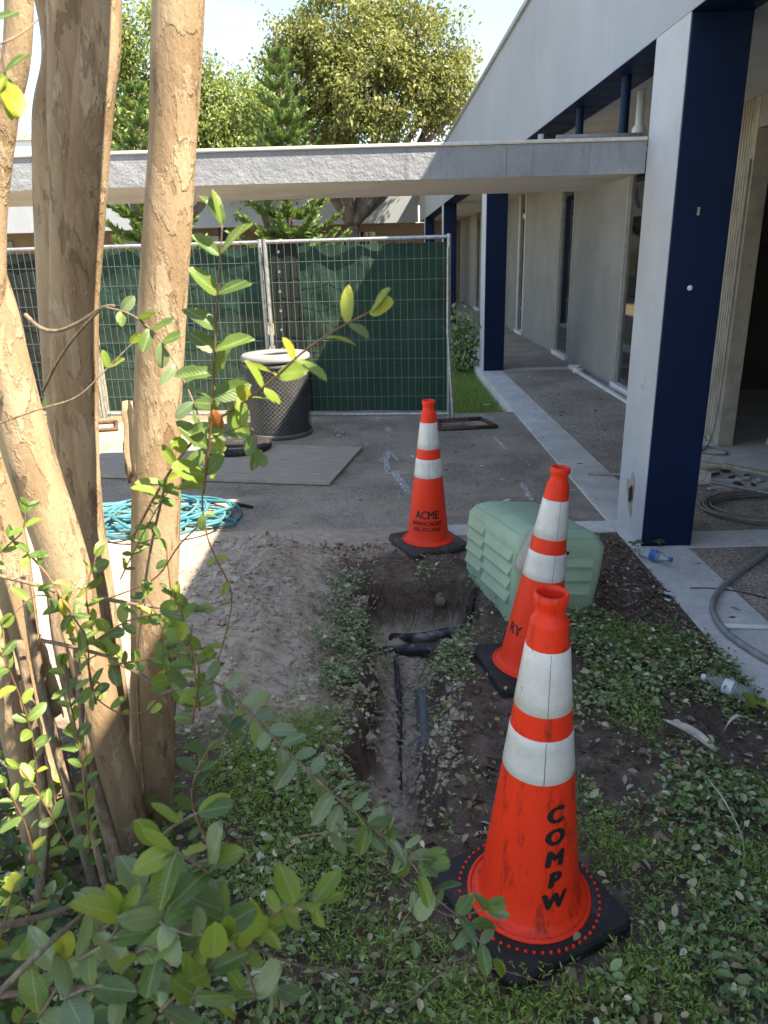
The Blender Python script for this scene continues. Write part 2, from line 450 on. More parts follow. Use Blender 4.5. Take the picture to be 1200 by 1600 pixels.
    M['wood_tan'] = plain('tan_cap', (.20,.15,.105), .85, var=.4, scale=20, bump=.5)
    M['wood_grey'] = plain('weathered_wood', (.075,.065,.058), .9, var=.6, scale=14, bump=.6, bscale=50)
    N = NT('plywood'); v = N.coord('Object', (1.2, 14, 1))
    c = N.ramp(N.noise(v, 3.5, 8, .65), [(.28, (.25,.20,.155)), (.52, (.41,.345,.275)), (.75, (.50,.43,.35))])
    c = N.mix(N.ramp(N.noise(N.coord('Object'), 2.5, 6), [(.55, 0), (.72, .5)]), c, (.33,.29,.25))
    N.color(c); N.rough(.85); N.bump(N.noise(v, 10, 5), .35, .004); M['ply'] = N.m
    M['ply_edge'] = plain('plywood_edge', (.06,.045,.035), .9)
    M['bin'] = plain('bin_metal', (.14,.145,.155), .5, .3, var=.3, scale=10)
    M['binliner'] = plain('bin_liner', (.035,.036,.038), .6)
    M['binlid'] = plain('bin_lid', (.27,.27,.265), .5, var=.15, scale=6, dirt=((.35,.34,.32), 10, .62))
    M['hose'] = plain('aqua_hose', (.05,.20,.25), .5, var=.25, scale=12)
    M['hose2'] = plain('grey_hose', (.30,.29,.28), .5, .1, var=.3, scale=16, dirt=((.16,.145,.13), 22, .58))
    M['cable'] = plain('grey_cable', (.22,.205,.19), .55, var=.3, scale=16)
    M['plaster'] = plain('broken_plaster', (.62,.60,.56), .9, var=.3, scale=16, bump=.5, dirt=((.3,.26,.22), 20, .55))
    N = NT('spray_paint'); v = N.coord('Position')
    N.color((.85,.87,.9)); N.rough(.8)
    al = N.ramp(N.noise(v, 34, 7, .7), [(.42, .0), (.62, .75)])
    N.L(al, N.b.inputs['Alpha']); M['paint'] = N.m
    N = NT('clear_plastic'); N.color((.85,.9,.92)); N.rough(.12); N.set(Transmission_Weight=.85, IOR=1.2)
    N.bump(N.noise(N.coord('Object'), 40, 4), .6, .01); M['clear'] = N.m
    M['bluelabel'] = plain('blue_label', (.05,.16,.5), .4)
    N = NT('film_plastic'); N.color((.5,.46,.42)); N.rough(.25)
    N.bump(N.noise(N.coord('Object'), 25, 5), .7, .02); N.b.inputs['Alpha'].default_value = .5; M['film'] = N.m
    M['roof_grey'] = plain('roof_shingle', (.2,.17,.15), .9, var=.3, scale=3, bump=.4, space='Position')
    M['farwall'] = plain('far_wall', (.22,.17,.135), .9, var=.2, scale=2, space='Position')
    M['fruit'] = plain('dried_leaf_pale', (.5,.43,.36), .6, var=.4, scale=25, bump=.4)
mats()

# ------------------------------------------------------------------ ground and paving
BX0, BX1, BY0, BY1 = -2.6, 1.5, 0.3, 4.66
def sstep(a, b, x):
    t = max(0, min(1, (x-a)/(b-a))); return t*t*(3-2*t)
def nz(x, y, s, seed=0.0): return noise.noise(Vector((x*s+seed*3.1, y*s-seed*1.7, seed)))
def trench(x, y):
    """0 outside the trench, 1 on its floor"""
    wob = .07*nz(x, y, 3.2, 1) + .045*nz(x, y, 9, 2) + .02*nz(x, y, 22, 12)
    left = -.16 + .03*sstep(2, 3, y) + wob - .07*sstep(3.2, 3.8, y)
    right = .17 + .05*sstep(2, 2.6, y) + .25*sstep(2.85, 3.4, y) + wob
    far = 3.84 + .05*nz(x, y, 5, 3)
    a = sstep(left, left+.11, x) * (1 - sstep(right-.10, right+.03, x))
    b = sstep(1.72, 2.1, y) * (1 - sstep(far-.12, far, y))
    return a*b
def height(x, y):
    base = .085*(1 - sstep(1.6, 3.6, y))*(1 - sstep(.9, 1.42, x))
    bank = .23*sstep(-.15, -.75, x)*sstep(2.2, 2.9, y)*(1 - sstep(3.9, 4.4, y))*(1 - .8*sstep(-.9, -1.6, x))
    t = trench(x, y)
    h = base + bank - t*(.30 + .04*nz(x, y, 6, 4) + .025*nz(x, y, 15, 13))
    # second, narrower slot between the buried ducts
    h -= .06*t*(1 - sstep(.0, .035, abs(x - .045)))*sstep(2.2, 2.4, y)*(1 - sstep(3.3, 3.45, y))
    n = .5*nz(x, y, 4, 5) + .42*nz(x, y, 11, 6) + .45*abs(nz(x, y, 24, 7))
    edge = 1 - sstep(1.38, 1.5, x)
    eb = 1 - sstep(4.2, 4.6, y)
    # raked streaks running down the sand bank
    st = .030*abs(nz(x*1.0+y*.9, (y-x)*.18, 14, 8))*sstep(-.1, -.35, x)*sstep(2.3, 2.8, y)
    return (h + (.045+.03*sstep(-.2, -.4, x)*sstep(2.3, 2.6, y))*n*(.5+.5*eb) - st)*1.0*edge*max(eb, .12) + .004
def sandy(x, y):
    s = sstep(-.16, -.34, x + .1*nz(x, y, 3, 9))*sstep(2.25, 2.6, y + .2*nz(x, y, 2.5, 11))
    t = trench(x, y)
    fl = sstep(.55, .95, t)
    s = max(s, fl)
    s = max(s, .85*sstep(4.05, 4.35, y + .12*nz(x, y, 4, 10))*(1-sstep(.9, 1.3, x)))
    return s
def build_bed():
    nx, ny = 190, 196
    vs = []; cols = []
    for j in range(ny+1):
        y = BY0 + (BY1-BY0)*j/ny
        for i in range(nx+1):
            x = BX0 + (BX1-BX0)*i/nx
            vs.append((x, y, height(x, y))); cols.append(sandy(x, y))
    fs = [(j*(nx+1)+i, j*(nx+1)+i+1, (j+1)*(nx+1)+i+1, (j+1)*(nx+1)+i) for j in range(ny) for i in range(nx)]
    me = bpy.data.meshes.new('garden_bed'); me.from_pydata(vs, [], fs)
    ca = me.color_attributes.new('soil', 'FLOAT_COLOR', 'POINT')
    ca.data.foreach_set('color', [c for s in cols for c in (s, s, s, 1)])
    o = link('garden_bed', me, M['soil'], smooth=True)
    tag(o, 'dug garden bed of dark soil and sand with an open trench', 'ground', kind='structure')
build_bed()
g = MB()
B = 400
def rect(mb, x0, y0, x1, y1, z, n=1): mb.add([(x0,y0,z),(x1,y0,z),(x1,y1,z),(x0,y1,z)], [(0,1,2,3)])
rect(g, -B, -B, B, BY0, 0); rect(g, -B, BY0, BX0, BY1, 0); rect(g, BX1, BY0, 1.52, BY1, -.01)
rect(g, -B, BY1, B, B, -.16); rect(g, 1.52, BY0, B, BY1, -.16)
tag(g.build('ground', M['lawn']), 'open grassy ground reaching to the horizon', 'ground', kind='structure')
pv = MB().box((-9, 4.66, -.15), (1.494, 8.35, 0)).build('pavement', M['asphalt'])
tag(pv, 'brown grey exposed aggregate pavement of the courtyard', 'pavement', kind='structure')
ed = MB().box((.18, 4.46, -.12), (1.494, 4.656, .017)).build('concrete_edging', M['concrete'], bevel=.006)
tag(ed, 'narrow concrete edging strip between pavement and garden bed', 'kerb', kind='structure')

# walkway under the building edge: concrete border bays and aggregate panels
wk = tag(empty('walkway', (2.3, 8, 0)), 'raised covered walkway of aggregate bays with concrete borders', 'walkway', kind='structure')
COLY = [-3.0, 4.19, 11.4, 18.8, 26.2]
MB().box((1.5, -3.2, -.2), (3.4, 30, .0)).build('slab_base', M['concrete'], wk)
ys = [-3.0] + [c for c in COLY[1:]] + [30]
y = -3.0
k = 0
cuts = []
for c in COLY[1:]:
    cuts += [c-.02, c+.30]
# border strip split at joints
jn = [-3.0, -.2, 2.2, 3.3, 4.15, 6.1, 7.8, 9.6, 11.38, 13.9, 16.3, 18.8, 22.4, 26.2, 30]
for a, b in zip(jn, jn[1:]):
    MB().box((1.497, a+.004, -.19), (1.85, b-.004, .012+rng.uniform(-.002, .002))).build('border_strip', M['concrete'], wk, bevel=.005)
for c in COLY[1:]:
    MB().box((1.855, c-.03, -.05), (3.03, c+.24, .010)).build('cross_strip', M['concrete_white'] if c > 5 else M['concrete'], wk, bevel=.004)
prev = -3.0
for c in COLY[1:] + [30]:
    if prev < 4 and c < 5:
        segs = [(prev+.26, c-.035)]
    elif prev < 5:
        segs = [(prev+.25, 5.25), ]
    else: segs = [(prev+.25, c-.035)]
    for a, b in segs:
        MB().box((1.855, a, -.05), (3.03, b, .007)).build('aggregate_panel', M['walk_agg'], wk)
    if prev > 4 and prev < 5:
        MB().box((1.855, 5.256, -.05), (2.5, c-.035, .0075)).build('aggregate_panel', M['walk_agg'], wk)
        MB().box((2.505, 7.1, -.05), (3.03, c-.035, .0072)).build('aggregate_panel', M['walk_agg'], wk)
        MB().box((2.505, 5.256, -.05), (3.6, 7.095, .0095)).build('concrete_panel', M['concrete'], wk)
    prev = c

# spray paint marks
def ribbon(pts, wd, name, z=.004):
    m = MB(); P = [Vector((p[0], p[1], z)) for p in pts]; vs = []
    for i, p in enumerate(P):
        t = (P[min(i+1, len(P)-1)]-P[max(i-1, 0)]).normalized(); s = Vector((-t.y, t.x, 0))
        ww = wd*(.7+.5*rng.random())
        vs += [p-s*ww, p+s*ww]
    m.add(vs, [(2*i, 2*i+1, 2*i+3, 2*i+2) for i in range(len(P)-1)])
    return m.build(name, M['paint'], pv)
def gp(px, py, z=0.0):
    d = ROT @ Vector((px-600, -(py-800), -FPX)); return Vector((0,0,CAMH)) + d*((z-CAMH)/d.z)
for pts, wd in (([(640,772),(630,757),(618,742),(603,737),(601,741)], .035), ([(601,741),(608,737),(625,738),(637,740)], .018),
                ([(606,735),(603,722),(606,708)], .03), ([(594,722),(600,714),(607,704),(615,712),(622,720)], .014),
                ([(605,675),(608,668)], .045), ([(590,652),(591,660)], .03), ([(770,683),(780,692),(791,703)], .02),
                ([(815,755),(822,768),(831,783)], .022), ([(752,650),(764,658),(770,652)], .028), ([(765,658),(760,662)], .03),
                ([(512,666),(530,670),(525,676)], .02)):
    ribbon([gp(*p) for p in pts], wd, 'paint_mark')

# ------------------------------------------------------------------ office building on the right
bd = thing('office_building', (3, 12, 0), 'long grey and navy office building with deep roof band and covered walkway', 'building')
XF = 1.558
for c in COLY:
    cm = thing_col = empty('column', (XF+.15, c+.24, 0)); cm.parent = bd; cm.matrix_parent_inverse = world_of(bd).inverted()
    # navy shaft, with the court side painted pale grey
    MB().box((XF+.006, c, .008), (XF+.312, c+.48, 2.83)).build('shaft', M['navy'], cm, bevel=.006)
    MB().box((XF, c+.003, .008), (XF+.0055, c+.477, 2.829)).build('court_face', M['column_paint'], cm)
MB().box((XF, -4, 2.832), (XF+.10, 29.5, 4.06)).build('roof_band', M['fascia'], bd)
MB().box((XF-.035, -4, 4.062), (XF+.16, 29.5, 4.11)).build('roof_edge_flashing', M['alu'], bd)
MB().box((XF+.101, -4, 2.834), (XF+.312, 29.5, 3.1)).build('navy_beam', M['navy'], bd)
MB().box((XF+.003, -4, 2.8285), (XF+.3115, 29.5, 2.8315)).build('beam_soffit', M['navy'], bd)
MB().box((XF+.313, -4, 2.86), (3.6, 29.5, 2.95)).build('walkway_ceiling', M['soffit'], bd)
MB().box((XF+.17, -4, 4.0), (9, 29.5, 4.09)).build('roof_deck', M['roof_grey'], bd)
XW = 3.05
def wpanel(y0, y1, z0=.012, z1=2.858, m='wall', x=XW): return MB().box((x, y0, z0), (x+.2, y1, z1)).build('wall_panel', M[m], bd)
def window(y0, y1, x=XW, fr='alu', sill=True):
    wv = MB().box((x+.03, y0+.03, .09), (x+.042, y1-.03, 2.855)).build('window', M['glass'], bd)
    for a, b in ((y0+.002, y0+.055), (y1-.055, y1-.002)):
        MB().box((x-.012, a, .09), (x+.06, b, 2.857)).build('window_frame', M[fr], wv, bevel=.003)
        MB().box((x+.01, a+(.055 if a < (y0+y1)/2 else -.04), .09), (x+.05, a+(.085 if a < (y0+y1)/2 else -.004), 2.857)).build('window_frame', M['alu'], wv)
    if sill: MB().box((x-.05, y0+.003, .011), (x+.13, y1-.003, .088)).build('window_sill', M['white_trim'], wv, bevel=.004)
    return wv
wpanel(6.96, 7.9)
window(7.905, 9.72)
wpanel(9.725, 12.25); window(12.255, 13.22); wpanel(13.225, 16.3); window(16.305, 17.05, fr='white_trim'); wpanel(17.055, 19.4)
window(19.405, 20.3); wpanel(20.305, 23.5); window(23.505, 24.6); wpanel(24.605, 29.3)
# ribbed jamb panel beside the open doorway
rp = MB().box((XW+.03, 6.61, .012), (XW+.13, 6.955, 2.858)).build('ribbed_panel', M['rib_panel'], bd)
for i in range(7):
    yy = 6.622 + i*.047
    MB().box((XW+.0, yy, .014), (XW+.0295, yy+.03, 2.856)).build('rib', M['rib_panel'], rp, bevel=.006)
MB().box((XW-.004, 6.53, .012), (XW+.135, 6.606, 2.858)).build('door_jamb', M['rib_panel'], bd, bevel=.004)
MB().box((XW, -4, 2.62), (XW+.2, 6.525, 2.858)).build('door_header', M['wall'], bd)
# the gutted room behind the opening
MB().box((XW+.21, -4, -.05), (8.5, 9.5, .006)).build('room_floor', M['concrete'], bd)
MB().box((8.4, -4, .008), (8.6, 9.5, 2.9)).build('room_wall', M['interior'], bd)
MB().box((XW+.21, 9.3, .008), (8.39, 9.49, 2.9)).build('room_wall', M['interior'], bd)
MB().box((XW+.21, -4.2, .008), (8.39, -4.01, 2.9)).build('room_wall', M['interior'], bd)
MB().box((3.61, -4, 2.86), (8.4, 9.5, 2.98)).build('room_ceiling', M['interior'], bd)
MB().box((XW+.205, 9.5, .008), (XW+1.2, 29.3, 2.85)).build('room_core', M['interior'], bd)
MB().box((XW, -4.3, .01), (XW+.2, .5, 2.44)).build('wall_panel', M['wall'], bd)
MB().box((XF+.32, 29.35, .01), (XW+.2, 29.48, 2.858)).build('end_wall', M['farwall'], bd)
# short navy posts, pipe and plate above the canopy
MB().box((1.2, 5.35, 2.345), (1.80, 6.95, 2.372)).build('bearing_plate', M['alu'], bd)
for (px, yy) in ((1.668, 6.71), (1.686, 5.58)):
    MB().lathe([(.032, 2.372), (.032, 2.828)], 20, Matrix.Translation((px, yy, 0)), True).build('post', M['navy'], bd, smooth=False)
p0 = at(1003, 140, 6.2)
MB().lathe([(.03,2.86),(.03,2.62),(.05,2.60),(.05,2.56),(.035,2.55),(.045,2.50),(.045,2.373)][::-1], 18, Matrix.Translation((p0.x, 6.2, 0)), True).build('vent_pipe', M['white_trim'], bd, smooth=True)
# sockets, patches and holes on the near column
near = [o for o in bd.children if o.name.startswith('column')][1]
kn = at(1078, 450, 4.189)
MB().lathe([(.015, 0), (.013, .005), (.009, .007), (0.001, .006)], 9, Matrix.Translation((kn.x, 4.19, kn.z)) @ Matrix.Rotation(rad(90), 4, 'X')).build('socket_plug', M['white_trim'], near, smooth=True)
kn = at(1091, 330, 4.189)
MB().box((kn.x-.006, 4.183, kn.z-.02), (kn.x+.006, 4.1895, kn.z+.02)).build('wall_bracket', M['alu'], near)
hp = Vector((XF, 4.44, .28))
m = MB(); ring = []; N0 = 22
for k in range(N0):
    th = 2*math.pi*k/N0; rr = 1+.25*math.sin(3*th+1)+.18*math.sin(5*th)
    ring.append((XF-.003, hp.y+.06*rr*math.cos(th), hp.z+.13*rr*math.sin(th)))
m.add(ring + [(XF-.004, hp.y, hp.z)], [((k+1) % N0, k, N0) for k in range(N0)])
m.build('broken_patch', M['ply'], near)
m = MB(); ring = []
for k in range(N0):
    th = 2*math.pi*k/N0; rr = 1+.2*math.sin(2*th+2)+.15*math.sin(6*th)
    ring.append((XF-.0055, hp.y-.012+.032*rr*math.cos(th), hp.z-.005+.07*rr*math.sin(th)))
m.add(ring + [(XF-.0058, hp.y-.012, hp.z)], [((k+1) % N0, k, N0) for k in range(N0)])
m.build('hole', M['dark'], near)

# ------------------------------------------------------------------ flat canopy across the courtyard
cn_ = thing('walkway_canopy', (-3, 5.4, 2.15), 'flat concrete walkway canopy with weathered grey edge joining the navy column', 'canopy')
MB().box((-9.5, 4.68, 2.16), (1.552, 6.06, 2.318)).build('slab', M['soffit'], cn_)
for a, b in ((-9.5, -4.6), (-4.6, -1.2), (-1.2, .75), (.75, 1.553)):
    MB().box((a+.0015, 4.667, 2.152), (b-.0015, 4.679, 2.322)).build('edge_panel', M['canopy'], cn_)
MB().box((-9.5, 4.655, 2.3235), (1.553, 6.07, 2.344)).build('roof_membrane', M['canopy_top'], cn_, bevel=.006)
MB().tube([(1.05, 4.76, 2.362), (1.55, 4.76, 2.362)], .016, 10).build('conduit', M['cable'], cn_, smooth=True)
vp = at(845, 222, 4.85)
MB().lathe([(.018, 2.345), (.018, 2.395), (.012, 2.395), (.012, 2.35)], 14, Matrix.Translation((vp.x, 4.85, 0))).build('vent_stub', M['alu'], cn_, smooth=True)
vp = at(852, 222, 4.85)
MB().lathe([(.016, 2.345), (.016, 2.375), (.001, 2.38)], 14, Matrix.Translation((vp.x+.02, 4.87, 0))).build('vent_stub', M['dark'], cn_, smooth=True)
for x in (-8.8, -5.2):
    MB().box((x, 5.2, 0), (x+.2, 5.5, 2.159)).build('support_column', M['fascia'], cn_)

# ------------------------------------------------------------------ far wing and roofs behind the trees
fw = thing('far_wing', (-8, 30, 0), 'low far wing with pale roof band and brown wall behind the fence', 'building')
MB().box((-26, 29.52, 2.84), (1.50, 29.7, 4.06)).build('roof_band', M['fascia'], fw)
MB().box((-26, 29.72, 2.9), (1.50, 36, 3.0)).build('soffit', M['soffit'], fw)
MB().box((-26, 29.72, 4.0), (9, 40, 4.08)).build('roof', M['roof_grey'], fw)
MB().box((-26, 31.6, -.15), (3.0, 31.8, 2.895)).build('wall', M['farwall'], fw)
for x in (-23, -19.5, -16, -13.0, -10.2, -7.4, -4.4, -1.4):
    wv = MB().box((x, 31.55, .6), (x+1.3, 31.598, 2.6)).build('window', M['glass'], fw)
    MB().box((x-.06, 31.52, .54), (x, 31.599, 2.66)).build('window_frame', M['alu'], wv)
    MB().box((x+.62, 31.52, .6), (x+.68, 31.549, 2.6)).build('window_frame', M['alu'], wv)
for x in (-24, -18, -12, -6):
    MB().box((x, 29.53, -.15), (x+.3, 29.7, 2.839)).build('column', M['navy'], fw)
hr = thing('hip_roof_house', (-24, 50, 0), 'distant house with low brown hip roof over white wall', 'house')
MB().box((-36, 46, -.15), (-19.5, 58, 6.9)).build('wall', M['white_trim'], hr)
MB().add([(-36.6,45.4,8.2),(-18.9,45.4,8.2),(-18.9,58.6,8.2),(-36.6,58.6,8.2),(-31,52,10.4),(-24,52,10.4)], [(0,1,5,4),(1,2,5),(2,3,4,5),(3,0,4),(0,3,2,1)]).build('roof', M['roof_grey'], hr)
MB().box((-36.5, 45.5, 6.91), (-19, 58.5, 8.19)).build('eaves_band', M['white_trim'], hr)

# ------------------------------------------------------------------ temporary fence
def fence_panel(a, b, label, screen='screen', brace=False):
    """a, b: ground points of the two ends"""
    a = Vector(a); b = Vector(b); d = (b-a); Ln = d.length; d.normalize(); s = Vector((-d.y, d.x, 0))
    r = thing('temporary_fence', a, label, 'fence', 'temporary fence panels across the courtyard')
    Mx = Matrix(((d.x, s.x, 0, a.x), (d.y, s.y, 0, a.y), (0, 0, 1, 0), (0, 0, 0, 1)))
    Zt, Zb = 1.90, .06
    for x in (0.02, Ln-.02):
        MB().tube([Mx @ Vector((x, 0, .012)), Mx @ Vector((x, 0, 1.93))], .021, 12).build('post', M['galv'], r, smooth=False)
    for z in (Zt, Zb):
        MB().tube([Mx @ Vector((.03, 0, z)), Mx @ Vector((Ln-.03, 0, z))], .019, 12).build('rail', M['galv'], r)
    m = MB()
    n = int(Ln/.075)
    for i in range(1, n):
        x = i*Ln/n; m.box((x-.0015, -.0235, Zb), (x+.0015, -.0205, Zt), Mx)
    for j in range(1, 9):
        z = Zb + (Zt-Zb)*j/9
        m.box((.02, -.0275, z-.002), (Ln-.02, -.0242, z+.002), Mx)
    m.build('wire_mesh', M['wire'], r)
    # fabric hung behind the wires, slightly slack
    m = MB(); NX, NZ = 40, 24; vs = []
    for j in range(NZ+1):
        for i in range(NX+1):
            x = .04+(Ln-.08)*i/NX; z = .09+(Zt-.13)*j/NZ
            yy = .045 + .030*nz(x*1.3, z*.8+a.x, 2.5, 21) + .022*nz(x+z*.7, z, 5, 22) + .010*nz(x*.6+z*2.2, z*.4, 9, 23)
            sag = .012*abs(math.sin(i*math.pi/4)) if j == NZ else 0
            vs.append(Mx @ Vector((x, yy, z-sag)))
    m.add(vs, [(j*(NX+1)+i, j*(NX+1)+i+1, (j+1)*(NX+1)+i+1, (j+1)*(NX+1)+i) for j in range(NZ) for i in range(NX)])
    m.build('privacy_screen', M[screen], r, smooth=True)
    return r, Mx, Ln
f1, Mx1, L1 = fence_panel((-1.22, 8.27, 0), (.745, 8.06, 0), 'temporary fence panel with green screen ending beside the navy column')
# overlapping darker strip of fabric and a loose hem with grommets
m = MB(); vs = []
for j in range(25):
    z = .1+1.78*j/24
    for i in range(7):
        x = .05 + (.30-.10*(1-j/24)*-1)*i/6
        vs.append(Mx1 @ Vector((x, .022+.006*math.sin(i*2+j*.4), z)))
m.add(vs, [(j*7+i, j*7+i+1, j*7+i+8, j*7+i+7) for j in range(24) for i in range(6)])
m.build('screen_overlap', M['screen_dark'], f1, smooth=True)
for j in range(9):
    MB().lathe([(.006, 0), (.013, 0), (.013, .004), (.006, .004)], 10, Mx1 @ Matrix.Translation((.12+.006*j, -.032, .2+j*.2)) @ Matrix.Rotation(rad(90), 4, 'X')).build('grommet', M['alu'], f1)
# swung brace at the right end
MB().tube([Mx1 @ Vector((L1-.03, -.03, 1.80)), Mx1 @ Vector((L1-.03, -.06, .95)), Mx1 @ Vector((L1+.03, -.10, .012))], .014, 10).build('brace', M['galv'], f1)
MB().lathe([(.028, 0), (.028, .05)], 12, Mx1 @ Matrix.Translation((L1-.02, 0, .93)), True).build('clamp', M['galv'], f1)
fence_panel((-3.26, 8.56, 0), (-1.245, 8.33, 0), 'temporary fence panel with green screen behind the mesh litter bin')
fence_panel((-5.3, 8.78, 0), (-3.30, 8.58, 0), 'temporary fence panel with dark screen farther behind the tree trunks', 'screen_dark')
def fence_foot(x, y, rz, label):
    r = thing('steel_stand', (0,0,0), label, 'fence stand', 'flat stands of the temporary fence')
    w_, l_ = .30, .42; h = .022
    for (a, b) in (((-w_, -l_/2), (w_, -l_/2)), ((w_, -l_/2), (w_*.8, l_/2)), ((w_*.8, l_/2), (-w_*.8, l_/2)), ((-w_*.8, l_/2), (-w_, -l_/2))):
        MB().tube([(a[0], a[1], h), (b[0], b[1], h)], .02, 8).build('bar', M['rust'], r, smooth=True)
    MB().box((-.22, -.025, .0445), (.06, .025, .052)).build('cross_plate', M['rust'], r)
    r.location = (x, y, 0); r.rotation_euler.z = rz
fence_foot(.86, 7.72, .1, 'rusty flat steel stand beside the grass strip')
fence_foot(-1.55, 8.75, -.1, 'rusty flat steel stand behind the litter bin')
fence_foot(-3.25, 8.05, .2, 'rusty flat steel stand left of the plywood sheet')

# ------------------------------------------------------------------ litter bin, lid, plywood
bn = thing('litter_bin', (0,0,0), 'grey expanded metal litter bin with pale domed rim', 'bin')
R0 = .325
m = MB(); n = 44
for sgn in (1, -1):
    for k in range(n):
        vs = []
        for j in range(15):
            z = .03+.70*j/14; th = 2*math.pi*k/n + sgn*j*.165
            c, s = math.cos(th), math.sin(th); tx, ty = -s, c
            for (dr, dt) in ((0, -.0045), (0, .0045)):
                vs.append(((R0+dr+.001*sgn)*c+tx*dt, (R0+dr+.001*sgn)*s+ty*dt, z))
        m.add(vs, [(2*j, 2*j+1, 2*j+3, 2*j+2) for j in range(14)])
m.build('mesh_wall', M['bin'], bn)
MB().lathe([(.30, .012), (.305, .76)], 32, None, True).build('liner', M['binliner'], bn, smooth=False)
for z in (.012, .715):
    MB().lathe([(R0+.004, z), (R0+.009, z+.008), (R0+.009, z+.03), (R0+.002, z+.04), (R0-.006, z+.03), (R0-.006, z+.008), (R0+.004, z)], 36).build('hoop', M['bin'], bn, smooth=True)
MB().lathe([(.325, .765), (.345, .772), (.350, .79), (.345, .818), (.325, .836), (.22, .842), (.18, .838), (.165, .825), (.17, .80), (.27, .772), (.325, .765)], 40).build('rim', M['binlid'], bn, smooth=True)
bn.location = (-1.075, 7.56, 0)
dk = thing('round_lid', (0,0,0), 'black rubber disc lying on the plywood by the litter bin', 'lid')
MB().lathe([(.001, 0), (.31, 0), (.325, .012), (.325, .045), (.31, .058), (.26, .06), (.24, .05), (.001, .05)], 40).build('disc', M['rubber'], dk, smooth=True)
MB().box((-.07, -.262, .0605), (.11, -.235, .066)).build('slot_glint', M['galv'], dk, bevel=.002)  # pale bar stands in for the white reflection at the slot
dk.location = (-1.40, 6.86, .0285)
dk.rotation_euler.z = .15
pl = thing('plywood_sheet', (0,0,0), 'weathered grey plywood sheet lying on the pavement', 'board')
MB().box((-1.22, -.585, .004), (1.22, .585, .0255)).build('face', M['ply'], pl)
MB().box((-1.217, -.582, .001), (1.217, .582, .0038)).build('under_ply', M['ply_edge'], pl)
pl.rotation_euler.z = rad(-11.5)
pl.location = (-1.52, 6.47, .004)

# ------------------------------------------------------------------ aqua hose heap
r2 = random.Random(3)
pts = []
for i in range(620):
    t = i/620; lap = i*.19
    cx = -1.62 + .26*math.sin(i*.031) + .09*math.sin(i*.13); cy = 4.86 + .2*math.cos(i*.023)+.06*math.sin(i*.17)
    ra = .27 + .10*math.sin(i*.047) ; rb = .19 + .07*math.cos(i*.061)
    pts.append((cx+ra*math.cos(lap), cy+rb*math.sin(lap), .018 + .075*t + .022*math.sin(i*.37)*t + .01*math.sin(i*.9)*t))
m = MB().tube(pts, .011, 7)
hs = m.build('garden_hose', M['hose'], None, smooth=True)
tag(hs, 'aqua blue hose heaped in loose coils on the sunlit pavement', 'hose')
pts = [(-1.34,5.28,.014),(-1.2,5.30,.012),(-1.1,5.18,.012),(-1.04,4.98,.012),(-1.06,4.84,.012),(-1.14,4.78,.012),(-1.3,4.85,.02),(-1.5,4.92,.05)]
def smooth_path(P, n=8):
    P = [Vector(p) for p in P]; out = []
    for i in range(len(P)-1):
        a, b, c, d = P[max(i-1, 0)], P[i], P[i+1], P[min(i+2, len(P)-1)]
        for k in range(n):
            t = k/n
            out.append(.5*((2*b)+(c-a)*t+(2*a-5*b+4*c-d)*t*t+(3*b-a-3*c+d)*t**3))
    out.append(P[-1]); return out
MB().tube(smooth_path(pts), .012, 7).build('loose_end', M['hose'], hs, smooth=True)
MB().tube([(-1.14,5.24,.0145), (-.98,5.14,.0145)], .012, 8).build('hose_coupling', M['rubber'], hs)

# ------------------------------------------------------------------ traffic cones
def text_mb(s, size, bold=.0, shear=0, cut=None, fx=1.0):
    cu = bpy.data.curves.new('lettering', 'FONT'); cu.body = s; cu.size = size; cu.offset = bold; cu.align_x = 'CENTER'; cu.shear = shear
    cu.resolution_u = 3
    o = bpy.data.objects.new('lettering', cu); COL.objects.link(o)
    dg = bpy.context.evaluated_depsgraph_get(); me = bpy.data.meshes.new_from_object(o.evaluated_get(dg))
    bpy.data.objects.remove(o)
    bm = bmesh.new(); bm.from_mesh(me); bpy.data.meshes.remove(me)
    if not bm.verts: return [], []
    xs = [v.co.x for v in bm.verts]; x0, x1 = min(xs), max(xs)
    st = size*.22; k = x0+st
    while k < x1:
        bmesh.ops.bisect_plane(bm, geom=bm.verts[:]+bm.edges[:]+bm.faces[:], plane_co=(k,0,0), plane_no=(1,0,0)); k += st
    if cut:
        xm = (x0+x1)/2
        for q in (xm-cut, xm+cut):
            bmesh.ops.bisect_plane(bm, geom=bm.verts[:]+bm.edges[:]+bm.faces[:], plane_co=(q,0,0), plane_no=(1,0,0))
        bmesh.ops.delete(bm, geom=[f for f in bm.faces if abs(f.calc_center_median().x-xm) < cut*.95], context='FACES')
    bm.verts.index_update()
    vs = [(v.co.x*fx, v.co.y) for v in bm.verts]; fs = [tuple(v.index for v in f.verts) for f in bm.faces]
    bm.free(); return vs, fs
def cone_r(z): return .131 - (z-.045)*(.131-.0445)/(.838-.045)
def cone_text(mb, s, size, z, az, bold, shear=0, cut=None, rot=0, fx=1.0):
    vs, fs = text_mb(s, size, 0, shear, cut, fx)
    for lay, (du, dv) in enumerate(((0, 0), (-bold, 0), (bold, 0), (0, bold*.6), (0, -bold*.6))):
      out = []
      for (u, v) in vs:
        u, v = u+du, v+dv
        if rot: u, v = u*math.cos(rot)-v*math.sin(rot), u*math.sin(rot)+v*math.cos(rot)
        zz = z+v; r = cone_r(zz)+.0009+.00015*lay; th = az+u/cone_r(z)
        out.append((r*math.cos(th), r*math.sin(th), zz))
      mb.add(out, fs)
